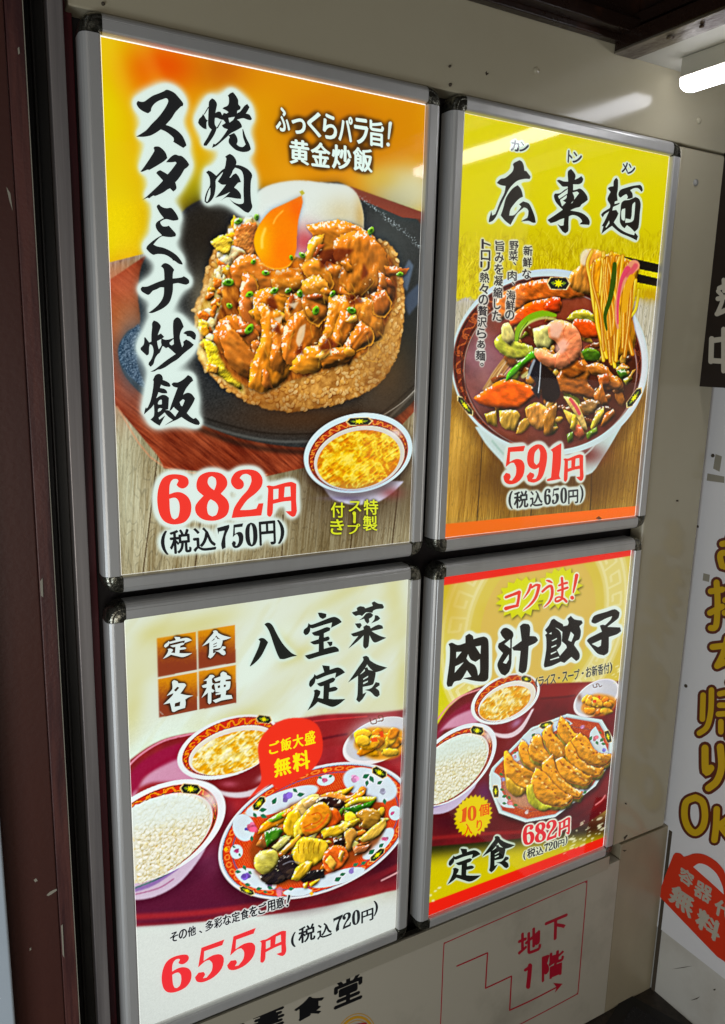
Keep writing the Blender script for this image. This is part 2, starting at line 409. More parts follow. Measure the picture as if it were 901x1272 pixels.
def stroke(pts, wd, n=8):
    """a brush stroke with round ends: pts photo points, wd widths (px)"""
    p = P(pts) if isinstance(pts, str) else np.asarray(pts, float)
    wd = np.full(len(p), wd, float) if np.isscalar(wd) else np.asarray(wd, float)
    m = len(p)
    ts = np.linspace(0, m - 1, (m - 1) * 5 + 1)
    q, r = [], []
    for t in ts:
        i = min(int(t), m - 2)
        s = t - i
        p0, p1, p2, p3 = p[max(i - 1, 0)], p[i], p[i + 1], p[min(i + 2, m - 1)]
        q.append(0.5 * ((2 * p1) + (p2 - p0) * s + (2 * p0 - 5 * p1 + 4 * p2 - p3) * s * s + (3 * p1 - p0 - 3 * p2 + p3) * s**3))
        r.append(wd[i] * (1 - s) + wd[i + 1] * s)
    q, r = np.array(q), np.array(r) / 2
    d = np.gradient(q, axis=0)
    d /= np.linalg.norm(d, axis=1)[:, None] + 1e-9
    nrm = np.stack([-d[:, 1], d[:, 0]], 1)
    L, R = q + nrm * r[:, None], q - nrm * r[:, None]
    T = []
    for i in range(len(q) - 1):
        T += [[L[i], R[i], R[i + 1]], [L[i], R[i + 1], L[i + 1]]]
    for c, rr in ((q[0], r[0]), (q[-1], r[-1])):
        a = np.linspace(0, 2 * math.pi, 13)
        o = c + rr * np.stack([np.cos(a), np.sin(a)], 1)
        T += [[c, o[k], o[k + 1]] for k in range(12)]
    return np.array(T)


def strokes(x0, y0, s, lst):
    return np.concatenate([stroke(P(a) / s + (x0, y0), (np.asarray(b, float) / s)) for a, b in lst])

# ------------------------------------------------------------------ print shop: colour fields evaluated on each sheet's own vertices
rng = np.random.default_rng(7)
LAT = rng.random((64, 256, 256)).astype(np.float32)


def vnoise(u, v, seed=0):
    L = LAT[seed % 64]
    iu, iv = np.floor(u).astype(int), np.floor(v).astype(int)
    fu, fv = u - iu, v - iv
    fu, fv = fu * fu * (3 - 2 * fu), fv * fv * (3 - 2 * fv)
    a, b = L[iv % 256, iu % 256], L[iv % 256, (iu + 1) % 256]
    c, d = L[(iv + 1) % 256, iu % 256], L[(iv + 1) % 256, (iu + 1) % 256]
    return (a * (1 - fu) + b * fu) * (1 - fv) + (c * (1 - fu) + d * fu) * fv


def fbm(u, v, scale, seed=0, octv=4, ang=0.0, st=1.0, ridge=False):
    ca, sa = math.cos(math.radians(ang)), math.sin(math.radians(ang))
    x, y = (u * ca + v * sa) / scale / st, (-u * sa + v * ca) / scale
    o, a, t = 0, 1.0, 0
    for k in range(octv):
        q = vnoise(x * 2**k + 17.3 * k + seed * 3.1, y * 2**k + 9.1 * k, seed + k)
        o = o + a * ((1 - np.abs(2 * q - 1)) if ridge else q)
        t += a
        a *= 0.55
    return o / t


def gk(s):
    r = max(1, int(math.ceil(s * 3)))
    k = np.exp(-0.5 * (np.arange(-r, r + 1) / s) ** 2)
    return k / k.sum(), r


def blur(a, s):
    if s < 0.25:
        return a
    k, r = gk(s)
    h, w = a.shape
    if s < 4:
        p = np.pad(a, r, mode='edge')
        o = sum(k[i] * p[i:i + h, :] for i in range(2 * r + 1))
        return sum(k[i] * o[:, i:i + w] for i in range(2 * r + 1))
    H, W = h + 2 * r, w + 2 * r
    p = np.pad(a, r, mode='edge')
    fy, fx = np.fft.fftfreq(H), np.fft.rfftfreq(W)
    g = np.exp(-2 * (math.pi * s) ** 2 * (fy[:, None] ** 2 + fx[None, :] ** 2))
    return np.fft.irfft2(np.fft.rfft2(p) * g, s=(H, W))[r:r + h, r:r + w]


def sm(x, lo, hi):
    t = np.clip((x - lo) / (hi - lo), 0, 1)
    return t * t * (3 - 2 * t)


class Sheet:
    def __init__(s, x0, x1, z0, z1, pitch):
        s.x0, s.x1, s.z0, s.z1, s.p = x0, x1, z0, z1, pitch
        s.w, s.h = int(round((x1 - x0) / pitch)) + 1, int(round((z1 - z0) / pitch)) + 1
        s.U, s.V = np.meshgrid(np.arange(s.w, dtype=float), np.arange(s.h, dtype=float))
        xs, zs = x0 + s.U * (x1 - x0) / (s.w - 1), z1 - s.V * (z1 - z0) / (s.h - 1)
        pr = project(np.stack([xs, np.zeros_like(xs), zs], -1))
        s.X, s.Y = pr[..., 0], pr[..., 1]
        s.xs, s.zs = xs, zs
        s.img = np.zeros((s.h, s.w, 3))
        s.letters = []

    def c(s, pts):
        q = wp(pts)
        return np.stack([(q[:, 0] - s.x0) / (s.x1 - s.x0) * (s.w - 1), (s.z1 - q[:, 2]) / (s.z1 - s.z0) * (s.h - 1)], 1)

    def n(s, scale, seed=0, octv=4, ang=0, st=1.0, ridge=False, sl=None):
        U, V = (s.U, s.V) if sl is None else (s.U[sl], s.V[sl])
        return fbm(U, V, scale, seed, octv, ang, st, ridge)

    def poly(s, pts, soft=0.5, warp=0.0, ws=6, seed=3, pad=0, smooth=True):
        """-> slice, mask of a photo polygon"""
        p = P(pts) if isinstance(pts, str) else np.asarray(pts, float)
        if smooth:
            p = smooth_loop(p, 4, 75)
        q = s.c(p)
        m = int(3 + pad + warp + soft * 3)
        a = np.maximum(np.floor(q.min(0)).astype(int) - m, 0)
        b = np.minimum(np.ceil(q.max(0)).astype(int) + m + 1, [s.w, s.h])
        if b[0] <= a[0] or b[1] <= a[1]:
            return (slice(0, 1), slice(0, 1)), np.zeros((1, 1))
        sl = (slice(a[1], b[1]), slice(a[0], b[0]))
        U, V = s.U[sl], s.V[sl]
        if warp:
            U = U + (fbm(U, V, ws, seed, 2) - .5) * 2 * warp
            V = V + (fbm(s.U[sl], s.V[sl], ws, seed + 9, 2) - .5) * 2 * warp
        acc = 0
        for ox, oy in ((-.25, -.25), (.25, -.25), (-.25, .25), (.25, .25)):
            ins = np.zeros(U.shape, bool)
            x, y = U + ox, V + oy
            for i in range(len(q)):
                (xa, ya), (xb, yb) = q[i - 1], q[i]
                if ya == yb:
                    continue
                ins ^= ((ya > y) != (yb > y)) & (x < (xb - xa) * (y - ya) / (yb - ya) + xa)
            acc = acc + ins
        mk = acc / 4.0
        return sl, blur(mk, soft)

    def put(s, sl, m, col):
        col = np.asarray(col, float)
        s.img[sl] = s.img[sl] * (1 - m[..., None]) + col * m[..., None]

    def fillp(s, pts, col, soft=0.5, alpha=1.0, **k):
        sl, m = s.poly(pts, soft, **k)
        s.put(sl, m * alpha, col)

    def all(s, m, col):
        s.put((slice(0, s.h), slice(0, s.w)), m, col)

    def spot(s, cx, cy, rx, ry, col, a=1.0, rot=0.0, pw=1.0):
        dx, dy = s.X - cx, s.Y - cy
        c_, s_ = math.cos(math.radians(rot)), math.sin(math.radians(rot))
        r2 = ((dx * c_ + dy * s_) / rx) ** 2 + ((-dx * s_ + dy * c_) / ry) ** 2
        s.all(a * np.exp(-r2**pw), col)

    def ell(s, cx, cy, ax, ay, k=0.0):
        """ellipse with half extents ax, ay and skew k -> radius field, angle field"""
        dx, dy = s.X - cx, s.Y - cy
        S = np.array([[ax * ax, k], [k, ay * ay]])
        L = np.linalg.inv(np.linalg.cholesky(S))
        a, b = L[0, 0] * dx, L[1, 0] * dx + L[1, 1] * dy
        return np.sqrt(a * a + b * b), np.degrees(np.arctan2(-b, a))

    def disc(s, e, col, r=1.0, soft=0.02):
        s.all(1 - sm(e, r - soft, r + soft), col)

    def line(s, pts, wd, col, soft=0.4, alpha=1.0):
        t = stroke(pts, wd)
        sl, m = s.rast(t)
        s.put(sl, np.clip(blur(m, soft), 0, 1) * alpha, col)

    def rast(s, tris, pad=3):
        q = s.c(tris.reshape(-1, 2)).reshape(-1, 3, 2)
        a = np.maximum(np.floor(q.min((0, 1))).astype(int) - pad, 0)
        b = np.minimum(np.ceil(q.max((0, 1))).astype(int) + pad + 1, [s.w, s.h])
        if b[0] <= a[0] or b[1] <= a[1]:
            return (slice(0, 1), slice(0, 1)), np.zeros((1, 1))
        sl = (slice(a[1], b[1]), slice(a[0], b[0]))
        K = 2
        H, W = (b[1] - a[1]) * K, (b[0] - a[0]) * K
        m = np.zeros((H, W), bool)
        q = (q - a) * K
        for t in q:
            (x0, y0), (x1, y1), (x2, y2) = t
            xa, xb = max(int(min(x0, x1, x2)) - 1, 0), min(int(max(x0, x1, x2)) + 2, W)
            ya, yb = max(int(min(y0, y1, y2)) - 1, 0), min(int(max(y0, y1, y2)) + 2, H)
            if xb <= xa or yb <= ya:
                continue
            d = (y1 - y2) * (x0 - x2) + (x2 - x1) * (y0 - y2)
            if abs(d) < 1e-9:
                continue
            xx = np.arange(xa, xb)[None, :]
            yy = np.arange(ya, yb)[:, None]
            l0 = ((y1 - y2) * (xx - x2) + (x2 - x1) * (yy - y2)) / d
            l1 = ((y2 - y0) * (xx - x2) + (x0 - x2) * (yy - y2)) / d
            m[ya:yb, xa:xb] |= (l0 >= -.02) & (l1 >= -.02) & (l0 + l1 <= 1.02)
        m = m.reshape(b[1] - a[1], K, b[0] - a[0], K).mean((1, 3))
        return sl, m

    def halo(s, tris, s1, gain, col, alpha=1.0, lo=0.0, hi=1.0):
        sl, m = s.rast(tris, pad=int(s1 * 4 + 3))
        s.put(sl, sm(np.clip(blur(m, s1) * gain, 0, 1), lo, hi) * alpha, col)

    def outline(s, tris, px, col, soft=0.5):
        """hard edged outline px photo pixels wide"""
        r = px * s.k
        sl, m = s.rast(tris, pad=int(r * 2 + 4))
        g = blur(m, r * 0.75)
        s.put(sl, sm(g, 0.055, 0.16), col)

    def grade(s, m, sharp=.9, con=.22, grain=7):
        """print finish of the food photograph: crisper, more contrast, a little grain"""
        b = np.stack([blur(s.img[..., i], 1.1) for i in range(3)], -1)
        b2 = np.stack([blur(s.img[..., i], 5.0) for i in range(3)], -1)
        o = s.img + (s.img - b) * sharp + (s.img - b2) * con
        lum = o.mean(-1, keepdims=True)
        o = lum + (o - lum) * 1.08
        o = o + (fbm(s.U, s.V, 1.3, 50, 2) - .5)[..., None] * grain * 2
        s.img = np.clip(s.img * (1 - m[..., None]) + np.clip(o, 0, 255) * m[..., None], 0, 255)

    def ink(s, name, tris, col):
        for t in (tris if isinstance(tris, list) else [tris]):
            s.letters.append((name, t, col))

    # a lump of food: lit, veined, with a soft contact shadow
    def lump(s, pts, col, bulge=3.0, k=2.2, tex=0.5, ts=3.0, tang=0, tst=1.0, warp=1.0, seed=1, spec=0.5, shadow=0.45, light=(-.45, -.8), edge=None, soft=0.45):
        sl, m = s.poly(pts, soft, warp=warp, seed=seed, pad=int(bulge * 2 + 4), ws=5)
        if m.size < 40:
            return
        if shadow:
            sh = np.roll(blur(m, 1.6), (1, 1), (0, 1))
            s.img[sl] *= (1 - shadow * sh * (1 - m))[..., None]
        tex = tex * .62
        tx = fbm(s.U[sl], s.V[sl], ts * 1.25, seed, 3, tang, tst)
        gu, gv = s.U[sl], s.V[sl]
        gr = (gu - gu.min()) / max(np.ptp(gu), 1) * .42 + (gv - gv.min()) / max(np.ptp(gv), 1) * .58
        fo = fbm(s.U[sl], s.V[sl], 9, seed + 20, 2, tang, 1.7)
        hgt = blur(m, bulge) * bulge * 1.6 + (tx - .5) * tex * .9 + (fo - .5) * bulge * 1.5 * min(1.0, tex)
        gy, gx = np.gradient(hgt)
        sh = (gx * -light[0] + gy * -light[1]) * k
        col = np.asarray(col, float)
        c = col * np.clip(1.16 - .42 * gr + sh * 0.5 + (tx - .5) * 0.22 + (fo - .5) * .35, 0.2, 1.5)[..., None]
        c = c * (1 - .18 * (1 - gr))[..., None] + np.array([246, 186, 60]) * (.18 * (1 - gr) * col.mean() / 150)[..., None] if tex > .15 else c
        y = sm(fo + .35 * (tx - .5), .52, .75)[..., None] * .45 * min(1.0, tex * 1.2)
        c = c * (1 - y) + (col * .45 + np.array([246, 196, 96]) * .55) * np.clip(1 + sh * .5, .4, 1.3)[..., None] * y
        if edge is not None:
            inner = sm(blur(m, bulge * 0.5), 0.5, 0.9)
            c = c * inner[..., None] + np.asarray(edge, float) * (0.75 + 0.4 * tx)[..., None] * (1 - inner)[..., None]
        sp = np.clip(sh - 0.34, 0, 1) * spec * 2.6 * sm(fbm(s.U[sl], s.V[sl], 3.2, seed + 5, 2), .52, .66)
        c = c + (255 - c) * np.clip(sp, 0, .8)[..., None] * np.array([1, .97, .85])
        s.put(sl, m, np.clip(c, 0, 255))


def blob_pts(cx, cy, rx, ry, rot, n=9, j=0.2, r=None):
    r = r or random
    o = []
    c_, s_ = math.cos(math.radians(rot)), math.sin(math.radians(rot))
    for i in range(n):
        a = 2 * math.pi * i / n
        f = 1 + r.uniform(-j, j)
        x, y = rx * f * math.cos(a), ry * f * math.sin(a)
        o.append((cx + x * c_ - y * s_, cy + x * s_ + y * c_))
    return np.array(o)


WHITE = (219, 236, 228)
INK = (30, 31, 32)
RED = (240, 58, 46)


def rim_band(S, eo, ei, th, base, deco, n=9, red=(165, 52, 30), t0=0.0):
    """patterned band of a bowl between two ellipse fields"""
    m = (1 - sm(eo, .985, 1.01)) * sm(ei, .99, 1.02)
    t = np.clip((ei - 1) / np.maximum((ei - 1) + (1 - eo), 1e-3), 0, 1)
    tt = (th + t0) * n / 360.0
    S.all(m, base)
    f = tt - np.floor(tt)
    sg = np.where(np.floor(tt) % 2 == 0, 1, -1)
    wave = np.abs((t - .5) - 0.30 * np.sin(2 * math.pi * tt)) < 0.10
    rr = np.hypot((f - .5) * 2.2, (t - .5 - 0.12 * sg))
    curl = (np.abs(rr - .27) < .07) | (rr < .09)
    S.all(m * blur((wave | curl).astype(float), .4) * .8, deco)
    edge = (np.abs(eo - .975) < .012) | (np.abs(ei - 1.03) < .012)
    S.all(m * edge * .5, (40, 15, 10))


def medal(S, cx, cy, w, h, rot, star=(235, 215, 20), dark=(38, 40, 36)):
    c_, s_ = math.cos(math.radians(rot)), math.sin(math.radians(rot))

    def T(l):
        return [(cx + x * w * c_ - y * h * s_, cy + x * w * s_ + y * h * c_) for x, y in l]
    hexa = [(-1.15, 0), (-.8, -1.05), (.8, -1.05), (1.15, 0), (.8, 1.05), (-.8, 1.05)]
    S.fillp(T(hexa), (225, 190, 130), .4, smooth=False)
    S.fillp(T([(x * .88, y * .9) for x, y in hexa]), dark, .4, smooth=False)
    for sx in (-1, 1):
        S.fillp(T([(sx * .75, -.1), (sx * .45, -.35), (sx * .3, 0), (sx * .45, .35)]), (110, 130, 40), .4)
    st = []
    for i in range(16):
        r = .78 if i % 2 == 0 else .38
        a = math.pi * i / 8
        st.append((r * math.cos(a) * .62, r * math.sin(a)))
    S.fillp(T(st), star, .4, smooth=False)


def egg_soup(S, e, seed, base=(232, 190, 60), hi=(250, 240, 190), lo=(205, 130, 10)):
    m = 1 - sm(e, .97, 1.0)
    a = S.n(9, seed, 5, 20, 1.4)
    b = blur(S.n(5, seed + 3, 3, -30, 1.8, ridge=True), .6)
    t = sm(a * .7 + b * .35 - e**3 * .2, .30, .62)
    c = np.asarray(lo)[None, None] * (1 - t)[..., None] + np.asarray(base)[None, None] * t[..., None]
    h = sm(a * .6 + b * .5, .55, .85) * .8
    c = c * (1 - h[..., None]) + np.asarray(hi)[None, None] * h[..., None]
    gy, gx = np.gradient(blur(b, .7))
    c = c * (1 + .8 * (gx * .4 + gy * .8))[..., None]
    S.all(m, np.clip(c, 0, 255))


def rice(S, inside, n, seed, hi=(250, 250, 240), lo=(214, 200, 130), size=(1.9, .95), warm=None, alpha=.7, dark=(.90, .86, .72)):
    """inside: function of photo x, y arrays -> keep mask; drops n grains"""
    r = random.Random(seed)
    xs, ys = inside
    for i in range(n):
        cx, cy = xs[i % len(xs)], ys[i % len(ys)]
        a = r.uniform(0, 360)
        k = r.uniform(.5, 1.0)
        cu = S.c([(cx, cy)])[0]
        L, W = size[0] / 1.0, size[1]
        x0, x1, y0, y1 = int(cu[0] - L - 2), int(cu[0] + L + 3), int(cu[1] - L - 2), int(cu[1] + L + 3)
        if x0 < 0 or y0 < 0 or x1 >= S.w or y1 >= S.h:
            continue
        sl = (slice(y0, y1), slice(x0, x1))
        c_, s_ = math.cos(a), math.sin(a)
        du, dv = S.U[sl] - cu[0], S.V[sl] - cu[1]
        p, q = (du * c_ + dv * s_) / L, (-du * s_ + dv * c_) / W
        rr = np.sqrt(p * p + q * q)
        m = 1 - sm(rr, .7, 1.25)
        sh = 1 - sm(np.sqrt(((du - .5) * c_ + (dv - .9) * s_) ** 2 / L**2 + (-(du - .5) * s_ + (dv - .9) * c_) ** 2 / W**2), .8, 1.6)
        S.img[sl] *= 1 - (.5 * sh[..., None]) * (1 - np.asarray(dark))
        t = k
        col = np.asarray(hi) * t + np.asarray(lo) * (1 - t)
        if warm is not None and r.random() < warm[1]:
            col = col * .6 + np.asarray(warm[0]) * .4
        lt = 1 + .10 * np.clip(-(dv) / (W + 1), -1, 1)
        S.put(sl, m * alpha, np.clip(col[None, None] * lt[..., None], 0, 255))


def pick(S, m, n, seed):
    """n random photo points where mask m > .5"""
    ys, xs = np.nonzero(m > .5)
    g = np.random.default_rng(seed)
    i = g.integers(0, len(xs), n)
    return S.X[ys[i], xs[i]], S.Y[ys[i], xs[i]]


def planks(S, m, cols, joints, ang, seed, grain=(0.25, 26)):
    """wood: joints = list of ((x,y),(x,y)) dark lines in the photo"""
    g = S.n(2.2, seed, 4, ang, grain[1])
    g2 = S.n(16, seed + 2, 3, ang, 5.0)
    ring = np.abs(((g2 * 9) % 1.0) - .5) * 2
    t = np.clip(.5 + (g - .5) * 1.3 + (g2 - .5) * .8, 0, 1)
    c = np.asarray(cols[0])[None, None] * (1 - t[..., None]) + np.asarray(cols[1])[None, None] * t[..., None]
    c = c * (1 - .13 * (1 - sm(ring, 0, .35)))[..., None]
    S.all(m, c)
    for a, b in joints:
        S.line([a, ((a[0] + b[0]) / 2 + .3, (a[1] + b[1]) / 2), b], 1.5, (70, 50, 25), .5, .85)


def scallion(S, x, y, r, rot, seed):
    rr = random.Random(seed)
    S.lump(blob_pts(x, y, r * 1.15, r * .8, rot, 8, .12, rr), (105, 165, 25), 1.2, 2.5, .3, 2, warp=.3, seed=seed, spec=.9, shadow=.6)
    S.fillp(blob_pts(x + .4, y - .3, r * .5, r * .35, rot, 7, .1, rr), (48, 88, 12), .4)


# ------------------------------------------------------------------ sheet 1: sizzling plate of fried rice
def paint_stamina():
    S = Sheet(0.0, 0.4969, FLOOR + 0.0, FLOOR + 0.71, 0.00115)
    S.k = 1 / (0.00122 / 0.00115 * 1.0) * 1.06
    X, Y = S.X, S.Y
    S.img[:] = (226, 158, 8)
    n = S.n(70, 5, 3, -35, 2.5)
    S.all(sm(n, .45, .75) * .5, (236, 190, 0))
    S.spot(128, 120, 46, 150, (226, 208, 0), .95)
    S.spot(135, 290, 60, 90, (226, 210, 0), 1)
    S.spot(205, 84, 48, 32, (226, 80, 0), 1)
    S.spot(190, 110, 25, 25, (232, 120, 0), .7)
    S.spot(280, 88, 40, 30, (190, 92, 8), .9)
    S.spot(330, 92, 46, 40, (222, 140, 8), .6)
    S.spot(430, 160, 100, 70, (206, 118, 10), .9)
    S.spot(500, 160, 30, 60, (214, 138, 6), .8)
    S.spot(330, 165, 26, 40, (218, 150, 6), .8)
    S.spot(250, 240, 46, 40, (218, 206, 0), 1)
    S.spot(305, 215, 24, 30, (224, 140, 0), .7)
    S.spot(400, 225, 60, 18, (232, 150, 12), .8)
    S.spot(505, 238, 44, 34, (218, 214, 170), 1, pw=1.6)
    S.spot(470, 222, 26, 16, (222, 190, 70), .7)
    ray_ = S.n(40, 11, 2, 65, 9)
    S.all(sm(ray_, .5, .8) * .25, (244, 200, 60))
    # table
    t = 1 - sm(-(Y - (500 + 0 * X)), -1, 1)
    sl, m = S.poly("120,330 240,300 540,300 540,740 120,740", .5, smooth=False)
    mm = np.zeros_like(X); mm[sl] = m
    planks(S, mm, ((128, 112, 76), (196, 190, 158)), [((197, 560), (178, 712)), ((352, 640), (350, 702)), ((500, 560), (486, 690)), ((250, 640), (242, 712)), ((438, 650), (434, 700))], 95, 21)
    S.spot(150, 600, 26, 120, (196, 202, 176), .45)
    S.spot(520, 640, 26, 80, (196, 190, 150), .4)
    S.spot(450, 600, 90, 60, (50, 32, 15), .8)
    S.spot(400, 690, 70, 40, (92, 76, 44), .4)
    # red brown board under the plate
    bd = "130,352 180,318 262,268 436,232 526,264 526,500 514,512 470,560 330,592 204,582 196,566 144,504 130,470"
    sl, m = S.poly(bd, .7, smooth=False)
    g = fbm(S.U[sl], S.V[sl], 2.5, 31, 4, 40, 14)
    g2 = fbm(S.U[sl], S.V[sl], 40, 33, 3)
    c = np.array([128, 52, 26]) + (g - .5)[..., None] * np.array([90, 60, 40]) + (g2 - .5)[..., None] * np.array([60, 50, 40])
    S.put(sl, m, c)
    S.spot(160, 400, 40, 50, (206, 120, 58), .75)
    S.spot(150, 350, 40, 26, (196, 100, 70), .6)
    S.spot(150, 480, 30, 40, (190, 92, 60), .45)
    S.line("146,505 204,580 332,590", 1.6, (222, 150, 110), .6, .6)
    S.line("262,266 350,244", 2, (90, 40, 20), .6, .7)
    # iron plate
    sk = "176,330 196,300 232,258 262,244 300,238 420,226 446,246 472,256 528,285 528,470 500,512 440,546 380,556 300,545 240,522 190,500 156,468 147,435 158,412 174,402 172,370"
    sl, m = S.poly(sk, .8, pad=12)
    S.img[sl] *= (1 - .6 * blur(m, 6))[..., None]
    g = fbm(S.U[sl], S.V[sl], 2.0, 41, 3)
    c = np.array([42, 44, 44]) + (g - .5)[..., None] * 22
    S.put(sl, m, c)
    S.spot(165, 440, 22, 50, (92, 112, 128), .8)
    sl, m = S.poly("150,425 172,402 178,420 170,450 186,488 160,466 148,445", .8)
    g = fbm(S.U[sl], S.V[sl], 1.3, 44, 2)
    S.put(sl, m * .8, np.array([70, 92, 112]) + (g - .5)[..., None] * 120)
    S.spot(255, 290, 45, 55, (36, 30, 22), .95)
    S.spot(480, 300, 40, 50, (70, 76, 74), .7)
    S.spot(500, 420, 30, 60, (18, 24, 24), .8)
    sl, m = S.poly("436,232 524,264 524,272 500,270 444,246", .5, smooth=False)
    S.put(sl, m, (128, 62, 46))
    for i in range(160):
        r = random.Random(i)
        t = r.random()
        x, y = 448 + 76 * t + r.gauss(0, 1.6), 246 + 62 * t**1.1 + r.gauss(0, 2.0)
        S.spot if False else None
        S.fillp(blob_pts(x, y, .8, .6, 0, 5, .2, r), (176, 188, 190), .4, alpha=r.uniform(.2, .7))
    S.line("190,500 260,530 340,548 420,545 470,530 524,478", 3.0, (96, 100, 98), .9, .7)
    S.line("186,492 250,518 330,538 410,536 470,516 524,470", 2.0, (14, 16, 16), .8, .8)
    S.line("470,520 500,500 526,474", 1.2, (190, 195, 190), .5, .7)
    S.line("200,512 300,552 390,562 450,552", 6, (18, 14, 10), 2.0, .6)
    S.fillp("494,350 508,322 514,330 506,362", (96, 112, 130), 1.2, alpha=.8)
    S.fillp("500,372 520,352 524,372 508,392", (70, 84, 104), 1.5, alpha=.8)
    # rice mound
    rm = "241,392 250,360 262,320 280,290 300,280 480,300 500,345 503,380 497,430 478,470 450,490 415,502 360,512 322,505 285,486 250,452"
    sl, m = S.poly(rm, .8, warp=2.5, pad=8)
    S.img[sl] *= (1 - .55 * blur(m, 4))[..., None]
    g = fbm(S.U[sl], S.V[sl], 9, 51, 4)
    S.put(sl, m, np.array([190, 136, 62]) + (g - .5)[..., None] * np.array([130, 130, 90]))
    mk = np.zeros_like(X); mk[sl] = m
    px, py = pick(S, mk, 2600, 5)
    rice(S, (px, py), 1500, 6, (244, 218, 156), (198, 138, 52), (3.8, 2.2), ((226, 150, 30), .35), .72, (.80, .66, .42))
    S.spot(470, 425, 26, 40, (232, 184, 96), .35)
    S.spot(330, 490, 30, 14, (150, 84, 24), .5)
    S.spot(380, 520, 100, 22, (90, 48, 14), .55)
    S.spot(480, 470, 40, 50, (110, 66, 20), .4)
    S.spot(252, 385, 14, 40, (232, 210, 158), .5)
    # egg white and yolk
    sl, m = S.poly("316,246 326,234 345,227 372,224 404,227 430,230 443,240 450,258 452,276 448,296 400,308 372,320 352,304 322,284 312,264", .7)
    S.put(sl, m, (222, 230, 222))
    e = np.zeros_like(X); e[sl] = m
    S.all(e * .55 * np.exp(-((X - 425) / 24) ** 2 - ((Y - 266) / 22) ** 2), (206, 186, 130))
    S.all(e * .9 * np.exp(-((X - 378) / 22) ** 2 - ((Y - 300) / 20) ** 2), (196, 80, 84))
    S.all(e * .6 * np.exp(-((X - 448) / 8) ** 2 - ((Y - 270) / 30) ** 2), (190, 150, 70))
    S.all(e * .5 * np.exp(-((X - 415) / 30) ** 2 - ((Y - 283) / 8) ** 2), (190, 180, 150))
    r = random.Random(3)
    sl, m = S.poly("300,272 318,272 330,300 300,330 290,380 296,430 306,490 284,478 262,460 246,440 244,400 256,366 268,330 276,300 286,282", 1.5, warp=3)
    g = fbm(S.U[sl], S.V[sl], 7, 77, 4, 70, 1.5)
    S.put(sl, m, np.clip(np.array([222, 186, 96]) + (g - .5)[..., None] * np.array([120, 170, 190]), 0, 250))
    # ragged egg and fried pieces on the left slope
    for i in range(70):
        t = i / 70
        x, y = 296 - 44 * t + r.uniform(-9, 16), 280 + 150 * t + r.uniform(-9, 9)
        col = r.choice([(226, 188, 60), (232, 214, 150), (216, 150, 30), (206, 110, 30), (236, 222, 176)])
        S.lump(blob_pts(x, y, r.uniform(6, 13), r.uniform(3.5, 7), r.uniform(20, 110), 9, .3, r), col, 1.8, 2.8, 1.0, 2.4, warp=1.6, seed=i + 3, spec=.5)
    S.lump("286,335 300,315 316,312 320,330 304,352 300,380 312,412 322,428 306,424 292,400 284,370", (226, 190, 20), 3.2, 2, .7, 3.5, 80, 3, seed=9, spec=.5)
    S.lump("262,425 276,432 292,452 302,484 288,478 268,456", (226, 200, 30), 2.0, 2.6, 1.2, 2.4, 60, 2, seed=12)
    for i, (a, b) in enumerate([("252,420 268,428 280,450 296,470 300,486 284,474 262,458", (226, 206, 40)), ("256,448 272,456 270,466 258,462", (214, 150, 50)), ("298,278 318,276 322,300 314,322 298,316 290,296", (186, 110, 50)), ("284,306 300,308 308,320 298,328 284,318", (236, 214, 168)), ("262,300 276,292 290,298 284,318 270,312", (228, 196, 60))]):
        S.lump(a, b, 1.8, 3, 1.2, 2.2, warp=1.4, seed=60 + i)
    # folded slices of glazed meat; each slice has a pale fatty edge
    O, B, Lt, Dk = (206, 112, 16), (176, 86, 30), (222, 160, 56), (112, 42, 12)
